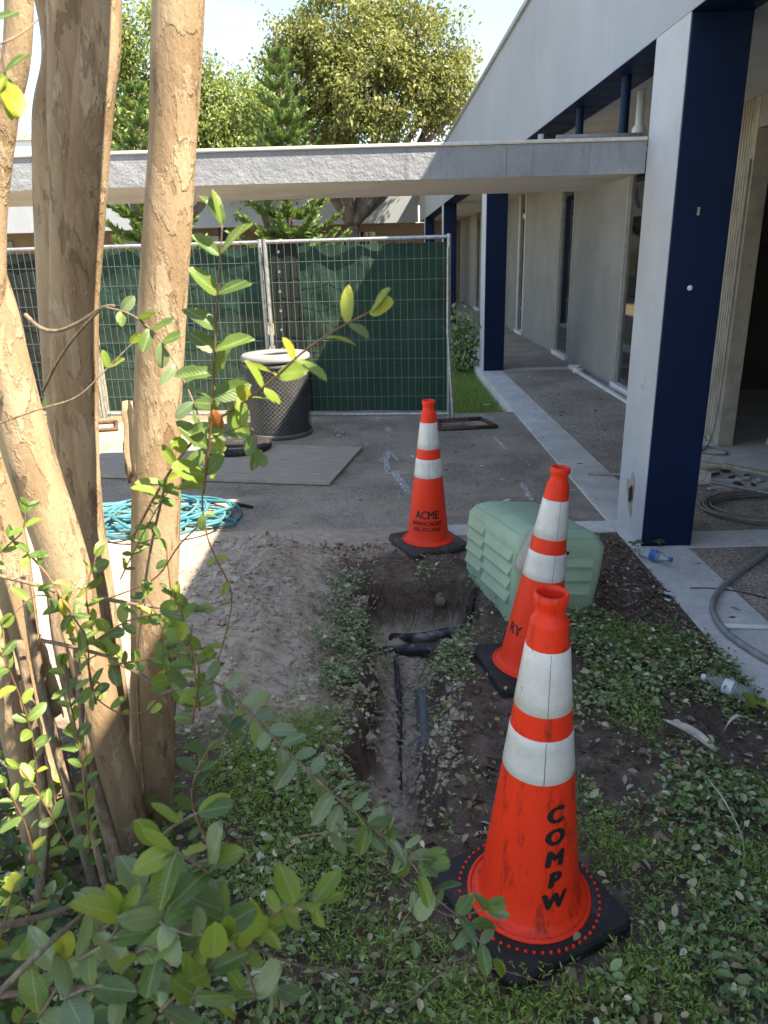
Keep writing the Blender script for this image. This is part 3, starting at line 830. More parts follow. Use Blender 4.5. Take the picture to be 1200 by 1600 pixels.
def cone(label, loc, rot, dirt, texts, base_m, spin, collar_lo=(.452,.566)):
    r = thing('traffic_cone', (0,0,0), label, 'traffic cone', 'orange traffic cones round the trench')
    # square weighted base with chamfered edge
    m = MB(); s = .195
    rings = []
    for (k, z) in ((1.0, 0), (1.0, .022), (.965, .033), (.80, .037)):
        ring = []
        for (cx, cy) in ((1,1),(-1,1),(-1,-1),(1,-1)):
            a0 = {(1,1):0, (-1,1):90, (-1,-1):180, (1,-1):270}[(cx,cy)]
            for q in range(5):
                an = rad(a0+q*22.5); rc = .035
                ring.append((k*(cx*(s-rc)+rc*math.cos(an)), k*(cy*(s-rc)+rc*math.sin(an)), z))
        rings.append(ring)
    n = 20; vs = [p for rg in rings for p in rg]
    fs = [(i*n+k, i*n+(k+1)%n, (i+1)*n+(k+1)%n, (i+1)*n+k) for i in range(3) for k in range(n)]
    fs += [tuple(range(n-1, -1, -1)), tuple(3*n+k for k in range(n))]
    b = m.add(vs, fs).build('rubber_base', base_m, r, smooth=False)
    prof = [(.158, .0375), (.156, .042), (.141, .046), (.133, .052)]
    for i in range(13): z = .06+(.838-.06)*i/12; prof.append((cone_r(z), z))
    prof += [(.0442, .845), (.040, .853), (.0345, .860), (.0335, .872), (.0345, .884), (.0385, .892), (.0395, .905), (.0375, .9145), (.033, .9145), (.030, .905), (.029, .86), (.038, .70)]
    bo = MB().lathe(prof, 48).build('body', M['orange'], r, smooth=True)
    bo['dirt'] = dirt
    MB().lathe([(.1585, .0372), (.162, .040), (.1585, .0445), (.153, .0455)], 48).build('flange_ring', M['orange'], r, smooth=True)['dirt'] = 0.0
    for (z0, z1) in ((.626, .785), collar_lo):
        p = [(cone_r(z0)+.0003, z0), (cone_r(z0)+.0013, z0+.001)] + [(cone_r(z0+(z1-z0)*q/4)+.0013, z0+(z1-z0)*q/4) for q in range(1, 4)] + [(cone_r(z1)+.0013, z1-.001), (cone_r(z1)+.0003, z1)]
        MB().lathe(p, 48).build('reflective_collar', M['collar'], r, smooth=True)
        th = -spin + rad(-68)
        MB().add([((cone_r(z)+.0018)*math.cos(th+d), (cone_r(z)+.0018)*math.sin(th+d), z) for z in (z0+.002, z1-.002) for d in (0, .018)], [(0,1,3,2)]).build('collar_seam', M['rubber_dusty'], r)
    m = MB()
    for t in texts: cone_text(m, *t)
    if m.v: m.build('lettering', M['black_ink'], r)
    b.rotation_euler.z = spin
    r.location = loc; r.rotation_euler = rot
    return r, b
DEG = math.radians
ACME = [('ACME', .072, .205, DEG(-97), .0022, 0, None, 0, .80), ('BARRICADES', .036, .163, DEG(-98), .0012, 0, None, 0, .95), ('305-373-7764', .033, .127, DEG(-98), .0010, 0, None, 0, .98)]
c1, b1 = cone('clean orange traffic cone lettered ACME at the far end of the trench', (.262, 4.33, .012), (0, DEG(.6), 0), .12, ACME, M['rubber_dusty'], rad(24))
COMPW = [(ch, .060, .352-i*.0605, DEG(-74), .0046, .12, (.0022 if ch in 'CO' else None), 0, 1.05) for i, ch in enumerate('COMPW')]
z3 = height(.345, 1.50)+.01
c3, b3 = cone('scuffed orange traffic cone lettered COMPW with two white collars', (.35, 1.505, max(.10, z3)+.012), (DEG(1), DEG(1.0), 0), 1.0, COMPW, M['rubber'], rad(26))
m = MB()
for k in range(56):
    th = 2*math.pi*k/56; m.lathe([(.0042, .030), (.0040, .0395), (.0024, .0402), (.0001, .0405)], 8, Matrix.Translation((.182*math.cos(th), .182*math.sin(th), 0)))
o = m.build('moulding_studs', M['orange'], c3)
o.matrix_parent_inverse = Matrix.Identity(4)
o['dirt'] = 0.0
c2, b2 = cone('orange traffic cone leaning against the green utility box', (.60, 2.78, height(.6, 2.78)-.008), (DEG(-1), DEG(6.0), 0), .25,
     [('RY', .062, .20, DEG(-152), .002, 0, None, 0, 1), ('ENE', .062, .20, DEG(-215), .002, 0, None, 0, 1)][:1], M['rubber'], rad(12))
# tear in a collar and a torn plastic film caught between cone and box
fl = MB(); vs = []
A = [at(852, 800, 2.95), at(838, 850, 2.95), at(822, 890, 2.97), at(800, 897, 3.02), at(806, 868, 3.06), at(828, 828, 3.06), at(848, 798, 3.02)]
cen = sum(A, Vector())/len(A)
n = len(A)
fl.add([tuple(p) for p in A]+[tuple(cen+Vector((0,-.02,.01)))], [(i, (i+1) % n, n) for i in range(n)])
o = fl.build('plastic_film', M['film'], None, smooth=True, sub=2)
so = o.modifiers.new('thick', 'SOLIDIFY'); so.thickness = .001
tag(o, 'torn translucent plastic film hanging between leaning cone and green box', 'plastic film')

# ------------------------------------------------------------------ green utility pedestal
pd = thing('utility_pedestal', (0,0,0), 'pale green plastic utility box with louvred sides', 'utility box')
def rrect(hx, hy, rc, z, n=6):
    out = []
    for (cx, cy, a0) in ((1,1,0), (-1,1,90), (-1,-1,180), (1,-1,270)):
        for q in range(n):
            an = rad(a0+q*90/(n-1)); out.append((cx*(hx-rc)+rc*math.cos(an), cy*(hy-rc)+rc*math.sin(an), z))
    return out
HX, HY, HT = .232, .395, .46
prof = [(.93, -.10), (.95, .05), (.985, .20), (1.0, .33), (1.0, .385)]
rings = [rrect(HX*k, HY*k, .05, z) for k, z in prof]
for (ins, z) in ((.006, .40), (.018, .42), (.04, .440), (.07, .455), (.11, .466), (.16, .472), (.20, .474)):
    rings.append(rrect(HX-ins, HY-ins, max(.02, .06-ins*.2), z))
m = MB(); n = len(rings[0])
m.add([p for rg in rings for p in rg], [(i*n+k, i*n+(k+1) % n, (i+1)*n+(k+1) % n, (i+1)*n+k) for i in range(len(rings)-1) for k in range(n)] + [tuple((len(rings)-1)*n+k for k in range(n))])
m.build('cover', M['ped'], pd, smooth=True)
def louver(x0, x1, y0, y1, z, h, side):
    """wedge louvre: proud at its lower lip"""
    d = .022
    if side == 'L':
        xs = -HX-.001
        k = .985 + (z-.2)*.1
        xs = -HX*min(1, k)+.004
        v = [(xs, y0, z+h), (xs, y1, z+h), (xs, y0+.008, z), (xs, y1-.008, z), (xs-d, y0+.012, z+.006), (xs-d, y1-.012, z+.006), (xs-d*.8, y0+.012, z-.004), (xs-d*.8, y1-.012, z-.004)]
    else:
        ys = -HY+.008
        v = [(x1, ys, z+h), (x0, ys, z+h), (x1-.008, ys, z), (x0+.008, ys, z), (x1-.012, ys-d, z+.006), (x0+.012, ys-d, z+.006), (x1-.012, ys-d*.8, z-.004), (x0+.012, ys-d*.8, z-.004)]
    f = [(0,1,5,4), (4,5,7,6), (6,7,3,2), (0,4,6,2), (1,3,7,5)]
    MB().add(v, f).build('louvre', M['ped'], pd, bevel=.0015)
for i in range(4): louver(0, 0, -.335, .05, .285-i*.07, .066, 'L')
for i in range(4): louver(0, 0, .065, .33, .315-i*.07, .066, 'L')
for i in range(3): louver(-.16, .17, 0, 0, .285-i*.07, .06, 'F')
# raised lid rim, corner trim and lock slot
m = MB(); rr = rrect(HX-.022, HY-.022, .055, .4245); P = [Vector(p) for p in rr]; P.append(P[0])
m.tube(P, .0035, 6, cap=False).build('lid_rim', M['ped'], pd, smooth=True)
m = MB(); rr = rrect(HX-.085, HY-.085, .04, .4595); P = [Vector(p) for p in rr]; P.append(P[0])
m.tube(P, .0025, 6, cap=False).build('lid_seam', M['ped'], pd, smooth=True)
MB().tube([(-HX*.985+.02, -HY*.985+.006, .40), (-HX*.94+.02, -HY*.94+.004, .0)], .006, 8).build('corner_trim', M['ped'], pd)
MB().box((-.03, -HY-.004, .345), (.03, -HY+.01, .365)).build('lock_slot', M['dark'], pd, bevel=.008)
pd.location = (.735, 3.62, -.025)
pd.rotation_euler = (rad(-6), rad(7.5), rad(11))

# ------------------------------------------------------------------ things in the trench
def pipe(name, pts, r, mat, label, cat, inner=None):
    e = thing(name, pts[0], label, cat)
    MB().tube(smooth_path(pts, 8), r, 16).build('barrel', M[mat], e, smooth=True)
    a, b = Vector(pts[0]), Vector(pts[1]); t = (b-a).normalized()
    q = t.to_track_quat('Z', 'Y').to_matrix().to_4x4()
    MB().lathe([(r*1.09, -.01), (r*1.12, 0), (r*1.12, .05), (r*1.01, .055)], 18, Matrix.Translation(a) @ q).build('collar', M[mat], e, smooth=True)
    return e
zt = lambda x, y: height(x, y)
pipe('conduit_pipe', [(.155, 3.02, -.235), (.15, 2.8, -.245), (.135, 2.55, -.265), (.125, 2.3, -.325)], .036, 'pvc', 'grey plastic conduit lying along the trench floor', 'pipe')
pipe('drain_pipe', [(-.06, 3.52, -.305), (.12, 3.47, -.25), (.3, 3.44, -.235), (.52, 3.40, -.22)], .036, 'blackpipe', 'front black pipe crossing the trench under the green box', 'pipe')
pipe('drain_pipe', [(.02, 3.68, -.30), (.18, 3.60, -.25), (.34, 3.62, -.235), (.55, 3.58, -.22)], .028, 'blackpipe', 'thinner black pipe crossing the trench nearest its root wall', 'pipe')
pipe('dark_slit', [(.035, 3.40, -.262), (.04, 3.0, -.275), (.03, 2.6, -.285), (.02, 2.25, -.30)], .012, 'blackpipe', 'thin black tube standing in for the dark slit along the trench floor', 'pipe')  # black tube added to draw the shaded slit in the trench floor
e = thing('capped_stub', (.30, 3.70, -.09), 'round tan end cap of a buried pipe in the trench wall', 'pipe')
q = Matrix.Translation((.29, 3.705, -.085)) @ Matrix.Rotation(rad(62), 4, 'X') @ Matrix.Rotation(rad(-8), 4, 'Y')
MB().lathe([(.032, -.18), (.032, -.01), (.028, 0), (.001, .003)], 20, q, False).build('cap', M['wood_tan'], e, smooth=True)
for i, (x, y, lean, label) in enumerate(((.455, 3.66, .10, 'taller dark weathered board standing in the trench wall'), (.43, 3.52, .16, 'shorter dark weathered board standing beside the green box'))):
    b = MB(); h = .32-.06*i
    vs = []
    for j in range(7):
        z = -.28+h*j/6
        for (u, v) in ((-.012, -.05), (.012, -.05), (.012, .05), (-.012, .05)):
            vs.append((x+u+lean*z+.004*rng.uniform(-1, 1), y+v*(1-.06*j)+.006*rng.uniform(-1, 1), z+(.02*rng.uniform(-1, 1) if j == 6 else 0)))
    fs = [(i_*4+k, i_*4+(k+1) % 4, (i_+1)*4+(k+1) % 4, (i_+1)*4+k) for i_ in range(6) for k in range(4)] + [(24,25,26,27)]
    o = b.add(vs, fs).build('timber_board', M['wood_grey'])
    tag(o, label, 'board')

# ------------------------------------------------------------------ clutter on the walkway
def coil(n, cx, cy, ra, rb):
    pts = []
    for i in range(n*36):
        th = i*2*math.pi/36; lap = i/36
        pts.append((cx+(ra+.022*math.sin(lap*2.3)+.012*math.sin(lap*5))*math.cos(th)+.015*math.sin(lap*1.7), cy+(rb+.02*math.cos(lap*2.1))*math.sin(th), .018+.009*(lap % 4)+.006*math.sin(th*2+lap)))
    return pts
o = MB().tube(coil(9, 2.70, 4.78, .48, .30), .0075, 6).build('cable_coil', M['cable'], None, smooth=True)
tag(o, 'coil of thin grey cable lying on the walkway behind the near column', 'cable')
pts = [at(1225, 845, 4.2)]
pts = [(2.65,4.25,.03),(2.38,4.13,.035),(2.15,3.92,.03),(1.86,3.64,.031),(1.70,3.45,.032),(1.61,3.27,.032),(1.585,3.08,.032),(1.615,2.92,.032),(1.68,2.76,.032),(1.80,2.58,.032),(2.0,2.4,.03),(2.4,2.3,.03)]
o = MB().tube(smooth_path(pts, 10), .0155, 12).build('flexible_conduit', M['hose2'], None, smooth=True)
tag(o, 'thick grey flexible conduit curving over the walkway border', 'hose')
o = MB().tube([(1.65,5.74,.024),(2.0,5.66,.022),(2.35,5.62,.024),(2.75,5.05,.05),(2.95,4.82,.06)], .0125, 8).build('metal_conduit', M['hose2'], None, smooth=True)
tag(o, 'long straight grey conduit lying behind the near navy column', 'conduit')
o = MB().tube(smooth_path([(1.62,3.58,.017),(1.75,3.57,.016),(1.9,3.5,.014),(2.05,3.36,.013),(2.2,3.3,.012)], 6), .003, 5).build('wire_scrap', M['rubber'], None)
tag(o, 'thin dark wire scrap on the concrete walkway border', 'wire')
e = thing('white_tube', (1.7, 3.13, 0), 'white plastic tube lying across the walkway border', 'tube')
MB().tube([(1.575,3.135,.028),(1.7,3.128,.026),(1.95,3.10,.025)], .013, 10).build('barrel', M['white_trim'], e, smooth=True)
MB().tube([(1.95,3.10,.025),(2.0,3.095,.025)], .016, 10).build('socket', M['white_trim'], e, smooth=True)
e = thing('trim_strip', (2.86, 10, 0), 'white trim strip lying along the foot of the grey wall', 'trim')
MB().box((2.80, 8.1, .012), (2.85, 11.2, .05), Matrix.Translation((0,0,0)) @ Matrix.Rotation(rad(-.4), 4, 'Z')).build('strip', M['white_trim'], e, bevel=.004)
m = MB()
for i in range(8):
    m.box((-.05,-.06,0), (.05,.06,.035), Matrix.Translation((2.93+rng.uniform(-.06,.06), 11.15+rng.uniform(-.3,.3), .02)) @ Matrix.Rotation(rng.uniform(0,3), 4, 'Z') @ Matrix.Rotation(rng.uniform(-.4,.4), 4, 'X'))
m.build('crumpled_end', M['white_trim'], e)
def rubble(name, x, y, s, mat, label, group, cat, z=.012):
    bm = bmesh.new()
    pts = [Vector((rng.uniform(-1,1)*s[0], rng.uniform(-1,1)*s[1], rng.uniform(0,1)*s[2])) for _ in range(12)]
    for p in pts: bm.verts.new(p)
    bmesh.ops.convex_hull(bm, input=bm.verts[:])
    for v_ in [v_ for v_ in bm.verts if not v_.link_faces]: bm.verts.remove(v_)
    me = bpy.data.meshes.new(name); bm.to_mesh(me); bm.free()
    o = link(name, me, M[mat]); o.location = (x, y, z-.003); o.rotation_euler.z = rng.uniform(0, 6)
    mw = {'plaster': 'white plaster', 'concrete': 'grey concrete', 'wood_grey': 'dark splintered wood'}[mat]
    tag(o, label.replace('MAT', mw), cat, group)
for i in range(26):
    rubble('rubble_fragment', 2.62+rng.gauss(0,.20)+.1, 5.52+rng.gauss(0,.12), (rng.uniform(.02,.07), rng.uniform(.015,.05), rng.uniform(.01,.04)), rng.choice(['plaster','plaster','concrete','wood_grey']), 'broken MAT piece in the rubble heap by the cable coil', 'rubble heap on the walkway', 'rubble')
for i, (x, y, rz, ln) in enumerate(((2.78, 5.66, -.55, .55), (2.95, 5.5, -.7, .6), (2.55, 5.62, .5, .35))):
    o = MB().box((-ln/2, -.02, 0), (ln/2, .02, .025), Matrix.Translation((x, y, .05)) @ Matrix.Rotation(rz, 4, 'Z') @ Matrix.Rotation(.06, 4, 'Y')).build('broken_batten', M['ply'], None, bevel=.003)
    tag(o, ('longer', 'paler', 'shorter')[i] + ' broken batten lying on the rubble heap', 'batten', 'broken battens on the rubble')
    
e = thing('box_offcut', (2.47, 5.42, 0), 'open grey cardboard offcut at the edge of the rubble', 'box')
MB().box((2.38,5.40,.012), (2.50,5.50,.10)).build('side', M['plaster'], e); MB().box((2.502,5.40,.012), (2.72,5.408,.05)).build('flap', M['soffit'], e)
for i in range(14):
    rubble('plaster_fragment', 3.02+rng.gauss(0,.06), 6.98+rng.gauss(0,.12), (rng.uniform(.02,.05), rng.uniform(.02,.05), rng.uniform(.03,.08)), 'plaster', 'white plaster crumb piled at the foot of the ribbed panel', 'plaster crumbs by the ribbed panel', 'rubble')
pts = [(3.035, 6.56, 2.4), (3.03, 6.56, 1.2), (3.02, 6.55, .35), (2.97, 6.52, .08), (2.90, 6.45, .02), (2.8, 6.3, .018), (2.98, 6.22, .02), (3.02, 6.4, .02), (2.85, 6.55, .02), (2.6, 6.7, .018)]
o = MB().tube(smooth_path(pts, 10), .008, 8).build('hanging_cord', M['cable'], None, smooth=True)
tag(o, 'pale loose cord hanging down the jamb of the dark doorway', 'cord')
for i in range(10):
    rubble('floor_debris', rng.uniform(3.1, 4.4), rng.uniform(4.2, 6.9), (rng.uniform(.05,.25), rng.uniform(.02,.06), rng.uniform(.02,.08)), rng.choice(['wood_grey','plaster','concrete']), 'dim MAT piece on the floor inside the dark doorway', 'debris inside the doorway', 'rubble')
# bottles
def bottle(loc, rz, label, mat_label=None):
    e = thing('plastic_bottle', (0,0,0), label, 'bottle')
    prof = [(.001,0),(.026,.001),(.031,.01),(.030,.03),(.032,.036),(.030,.045),(.032,.055),(.030,.065),(.031,.11),(.028,.135),(.014,.165),(.0125,.172),(.0125,.185)]
    MB().lathe(prof, 20).build('shell', M['clear'], e, smooth=True)
    MB().lathe([(.0145,.182),(.0145,.198),(.001,.199)], 16).build('cap', M['white_trim'] if not mat_label else M['bluelabel'], e)
    MB().lathe([(.0325,.07),(.0325,.108)], 20).build('label_band', M['bluelabel'] if mat_label else M['white_trim'], e, smooth=True)
    e.rotation_euler = (rad(88), 0, rz); e.location = loc
bottle((1.50, 4.02, .05), rad(40), 'crushed clear bottle with blue label at the foot of the near column', True)
bottle((1.43, 2.50, .06), rad(-135), 'clear plastic bottle half sunk in the ground cover leaves')

# ------------------------------------------------------------------ vegetation helpers
nr = np.random.RandomState(11)
def unit(a): return a/np.maximum(np.linalg.norm(a, axis=1, keepdims=True), 1e-9)
def scatter(name, P, D, Nn, size, wid, mat, parent=None, fold=.25, diamond=False):
    """many small leaves in one mesh: base P, direction D, face normal Nn"""
    P = np.asarray(P, float); D = unit(np.asarray(D, float)); Nn = np.asarray(Nn, float)
    S = unit(np.cross(D, Nn)); Nn = np.cross(S, D)
    s = np.asarray(size, float).reshape(-1, 1); wd = np.asarray(wid, float).reshape(-1, 1)
    n = len(P)
    if diamond:
        V = np.stack([P, P+D*s*.45+S*wd, P+D*s, P+D*s*.45-S*wd], 1).reshape(-1, 3)
        F = (np.arange(n)[:, None]*4+np.array([0, 1, 2, 3])).reshape(-1); k = 4; per = 4; nf = n
    else:
        up = Nn*wd*fold
        V = np.stack([P, P+D*s*.28+S*wd*.85+up, P+D*s*.68+S*wd*.9+up, P+D*s-Nn*s*.12, P+D*s*.68-S*wd*.9+up, P+D*s*.28-S*wd*.85+up], 1).reshape(-1, 3)
        F = (np.arange(n)[:, None]*6+np.array([0, 1, 2, 3, 0, 3, 4, 5])).reshape(-1); nf = 2*n
    me = bpy.data.meshes.new(name)
    me.vertices.add(len(V)); me.vertices.foreach_set('co', V.reshape(-1))
    me.loops.add(len(F)); me.loops.foreach_set('vertex_index', F.astype(np.int32))
    me.polygons.add(nf); me.polygons.foreach_set('loop_start', np.arange(nf, dtype=np.int32)*4)
    me.update(calc_edges=True); me.validate()
    o = link(name, me, M[mat], parent)
    return o

# ------------------------------------------------------------------ background trees
def far_tree(name, label, base, lobes, nclump, per, size, mat, spread=.34, droop=.5, group='trees beyond the fence'):
    r = thing(name, base, label, 'tree', group)
    base = Vector(base)
    ctr = sum((Vector(c) for c, _ in lobes), Vector())/len(lobes)
    fork = Vector((base.x, base.y, ctr.z*.38))
    MB().tube(smooth_path([base, base+Vector((.1,0,fork.z*.5)), fork], 5), [.34-.012*i for i in range(11)], 10).build('trunk', M['far_bark'], r, smooth=True)
    for c, R_ in lobes:
        c = Vector(c); mid = (fork+c)/2+Vector((nr.uniform(-.5,.5), nr.uniform(-.5,.5), -.3))
        pth = smooth_path([fork, mid, c, c+Vector((nr.uniform(-1,1)*R_*.4, 0, R_*.5))], 5)
        MB().tube(pth, [.16*(1-i/len(pth))+.02 for i in range(len(pth))], 7).build('limb', M['far_bark'], r, smooth=True)
    Rs = np.array([R_ for _, R_ in lobes]); pr = Rs**2/np.sum(Rs**2)
    idx = nr.choice(len(lobes), nclump, p=pr)
    C = np.array([lobes[i][0] for i in idx]); RR = Rs[idx][:, None]
    d = unit(nr.normal(size=(nclump, 3))); q = nr.uniform(.35, 1.0, (nclump, 1))**.5*(1+.16*nr.normal(size=(nclump, 1)))
    cc = C + d*RR*q*np.array([1, 1, .85])
    outw = np.repeat(d, per, 0)
    P = np.repeat(cc, per, 0) + nr.normal(size=(nclump*per, 3))*spread*np.array([1, 1, .8])
    D = nr.normal(size=P.shape)*.7 + outw*.5 + np.array([0, 0, -droop])
    Nn = nr.normal(size=P.shape)*.6 + outw*.6 + np.array([.2, -.1, .6])
    sz = size*nr.uniform(.6, 1.35, len(P))
    tag(scatter('crown', P, D, Nn, sz, sz*.27, mat, r), kind='stuff')
    return r
def lobe(px, py, rpx, Y):
    p = at(px, py, Y); return (tuple(p), rpx*Y*1.0/1150)
Y1 = 27
far_tree('oak_tree', 'large yellow green oak crown rising beyond the pale roof band', (-.9, Y1, -.16),
         [lobe(525,80,80,Y1), lobe(650,80,72,Y1), lobe(480,110,62,Y1-.5), lobe(585,140,70,Y1-1), lobe(690,130,50,Y1), lobe(520,170,60,Y1), lobe(665,175,38,Y1), lobe(590,60,45,Y1+1), lobe(720,165,28,Y1)], 420, 110, .13, 'oak', .235)
# lower drooping sprays of the oak
Y2 = 24
far_tree('broadleaf_tree', 'bright green broadleaf tree behind the smooth bark trunks', (-7.2, Y2, -.16),
         [lobe(340,180,56,Y2), lobe(205,60,72,Y2), lobe(385,165,36,Y2), lobe(190,170,70,Y2), lobe(290,230,65,Y2), lobe(235,190,60,Y2), lobe(350,230,50,Y2), lobe(322,135,36,Y2)], 380, 100, .115, 'oak2', .22)
far_tree('broadleaf_tree', 'dark leafy tree partly hidden behind the tall tiered pine', (-4.2, 30, -.16),
         [lobe(400,190,70,30), lobe(450,230,70,30), lobe(380,270,60,30), lobe(520,225,50,30)], 180, 90, .14, 'oak2', .28)

def araucaria(base, H, wmax, label, seed):
    R_ = np.random.RandomState(seed)
    r = thing('norfolk_pine', base, label, 'tree', 'tiered pines beyond the fence')
    base = Vector(base)
    MB().tube([base, base+Vector((.03,0,H*.5)), base+Vector((0,0,H))], [.10, .06, .008], 8).build('trunk', M['far_bark'], r, smooth=True)
    P, D, Nn, S = [], [], [], []
    limbs = MB()
    z = .5
    while z < H-.12:
        t = z/H
        ln = wmax*(1-t)**.8*(.9+.15*R_.rand()) + .07
        nb = 7 if t < .75 else 5
        off = R_.rand()*6
        for b in range(nb):
            th = off+b*2*math.pi/nb+R_.uniform(-.2,.2); c, s = math.cos(th), math.sin(th)
            l = ln*R_.uniform(.8, 1.1)
            rise = .18+.55*t
            pts = [base+Vector((c*l*u, s*l*u, z+l*(rise*u*u-.06*u+(.10*u*u)))) for u in (0, .35, .7, 1)]
            limbs.tube(pts, [.02*(1-t)+.006, .012, .008, .004], 4)
            nt_ = int(7+26*l/1.6)
            for k in range(nt_):
                u = .15+.85*(k+R_.rand())/nt_
                p = base+Vector((c*l*u, s*l*u, z+l*(rise*u*u-.06*u+.10*u*u)))
                for sd in (-1, 1):
                    dr = Vector((c, s, rise*.9))*(.75) + Vector((-s, c, 0))*sd*.75*(1.1-.4*u) + Vector((0,0,.35+.2*R_.rand()))
                    dr.normalize()
                    tl = (.13+.20*(1-u)+.05)*R_.uniform(.7,1.15)*(0.55+.5*(1-t))
                    for q in range(3):
                        j = Vector(R_.normal(size=3)*.22)
                        P.append(p); D.append(dr+j); Nn.append(Vector(R_.normal(size=3))+Vector((0,0,1.0))); S.append(tl)
        z += .27+.22*(1-t)
    limbs.build('limbs', M['far_bark'], r)
    P, D, Nn, S = (np.array([list(a) for a in P]), np.array([list(a) for a in D]), np.array([list(a) for a in Nn]), np.array(S))
    tag(scatter('crown', P, D, Nn, S, S*.13+.007, 'pine', r, diamond=True), kind='stuff')
p = at(432, 60, 17.5); araucaria((p.x, 17.5, -.16), p.z+.16, 1.75, 'tall tiered dark green pine pointing above the canopy', 5)
p = at(205, 120, 16.5); araucaria((p.x, 16.5, -.16), p.z+.16, 1.6, 'tiered green pine glimpsed between the smooth trunks', 6)

# ------------------------------------------------------------------ peeling-bark tree (several trunks from one base)
tr_ = thing('crape_myrtle', (-.82, 1.9, .05), 'multi trunk tree with smooth peeling tan bark in the garden bed', 'tree')
def trunk(pts, name='trunk', flute=.0, ph=0, seg=36, n=14):
    path = smooth_path([p[0] for p in pts], n)
    ks = [p[1] for p in pts]; rr = []
    for i in range(len(path)):
        t = i/n; a = min(int(t), len(ks)-2); u = t-a; u = u*u*(3-2*u); rr.append(ks[a]*(1-u)+ks[a+1]*u)
    def wob(t, th, p):
        q = p*1.0
        return 1 + flute*math.sin(2*th+ph+1.2*t) + flute*.5*math.sin(3*th+ph*2-2*t) + .05*noise.noise(Vector((math.cos(th)*1.2+ph, math.sin(th)*1.2, p.z*3))) + .022*noise.noise(Vector((math.cos(th)*4, math.sin(th)*4+ph, p.z*9)))
    return MB().tube(path, rr, seg, wob=wob).build(name, M['bark'], tr_, smooth=True)
def T(l, Y): return [(at(px, py, Y if not isinstance(Y, (list, tuple)) else Y[i]), r) for i, (px, py, r) in enumerate(l)]
a3 = T([(234,1330,.075),(238,1150,.066),(241,1000,.066),(244,800,.064),(247,600,.060),(259,400,.058),(271,200,.054),(279,0,.056)], 1.9)
top3 = a3[-1][0]
trunk(a3+[(top3+Vector((.10,.05,.7)), .045), (top3+Vector((.25,.1,1.5)), .03), (top3+Vector((.3,.1,2.4)), .012)], ph=.7)
a2 = T([(190,1290,.080),(160,1050,.074),(128,800,.066),(116,620,.068),(114,480,.070),(116,330,.074),(120,160,.080),(122,0,.082)], [2.02,2.10,2.17,2.19,2.20,2.205,2.215,2.22])
top2 = a2[-1][0]
trunk(a2+[(top2+Vector((.03,.05,.5)), .10), (top2+Vector((-.05,.1,1.3)), .06), (top2+Vector((.1,.2,2.4)), .02)], flute=.10, ph=2.0, seg=48)
# lobes fused into the wide trunk
b2_ = T([(135,1000,.03),(112,800,.035),(92,600,.042),(84,420,.046),(81,200,.049),(86,0,.049)], [2.14,2.18,2.22,2.25,2.26,2.265])
trunk(b2_+[(b2_[-1][0]+Vector((-.2,.1,.8)), .045), (b2_[-1][0]+Vector((-.5,.1,1.8)), .015)], ph=4.0, flute=.05)
b3_ = T([(140,1000,.03),(132,760,.04),(124,520,.046),(132,330,.050),(146,150,.050),(156,0,.049)], [2.12,2.15,2.165,2.17,2.17,2.175])
trunk(b3_+[(b3_[-1][0]+Vector((.1,0,.8)), .035), (b3_[-1][0]+Vector((.3,-.1,1.7)), .012)], ph=5.0, flute=.08)
a1 = T([(205,1350,.060),(186,1230,.054),(160,1120,.053),(128,1000,.057),(98,870,.059),(48,720,.059),(6,560,.056),(-28,430,.050)], 1.74)
trunk(a1+[(a1[-1][0]+Vector((-.10,.0,.5)), .045), (a1[-1][0]+Vector((-.25,.0,1.5)), .02)], ph=1.3)
c1_ = T([(-16,480,.035),(-14,320,.034),(6,180,.029),(30,0,.027)], 1.72)
trunk(c1_+[(c1_[-1][0]+Vector((.08,0,.6)), .02), (c1_[-1][0]+Vector((.2,0,1.2)), .008)], ph=3, n=8, seg=20)
d1 = T([(95,1370,.06),(60,1200,.062),(32,1030,.062),(14,880,.058),(-20,700,.05),(-80,480,.042)], 1.98)
trunk(d1, ph=2.6, n=8, seg=24)
e1 = T([(75,1390,.045),(45,1240,.04),(14,1090,.042),(-25,960,.04)], 1.70)
trunk(e1, ph=4.4, n=8, seg=22)
# knots and peeling flakes
def flake(px, py, Y, ln, wd, curl, lean=0):
    P = at(px, py, Y); vs = []; fs = []
    for j in range(7):
        v = j/6; ww = wd*(.55+.45*math.sin(math.pi*(.15+.75*v)))*(1+.2*math.sin(j*2.1))
        for i in range(4):
            u = i/3-.5
            vs.append(P+Vector((u*ww+lean*v, -curl*(u*u*2+v*v*.6), -v*ln)))
    fs = [(j*4+i, j*4+i+1, j*4+i+5, j*4+i+4) for j in range(6) for i in range(3)]
    o = MB().add(vs, fs).build('bark_flake', M['bark'], tr_, smooth=True)
    s_ = o.modifiers.new('t', 'SOLIDIFY'); s_.thickness = .003
for a in ((202,625,1.88,.20,.035,.03,-.01), (198,690,1.90,.11,.02,.02,.0), (90,920,1.68,.2,.03,.03,.03), (62,990,1.66,.22,.035,.04,.03), (40,1060,1.66,.2,.03,.03,.02), (70,1180,1.62,.16,.03,.03,.01)):
    flake(*a)
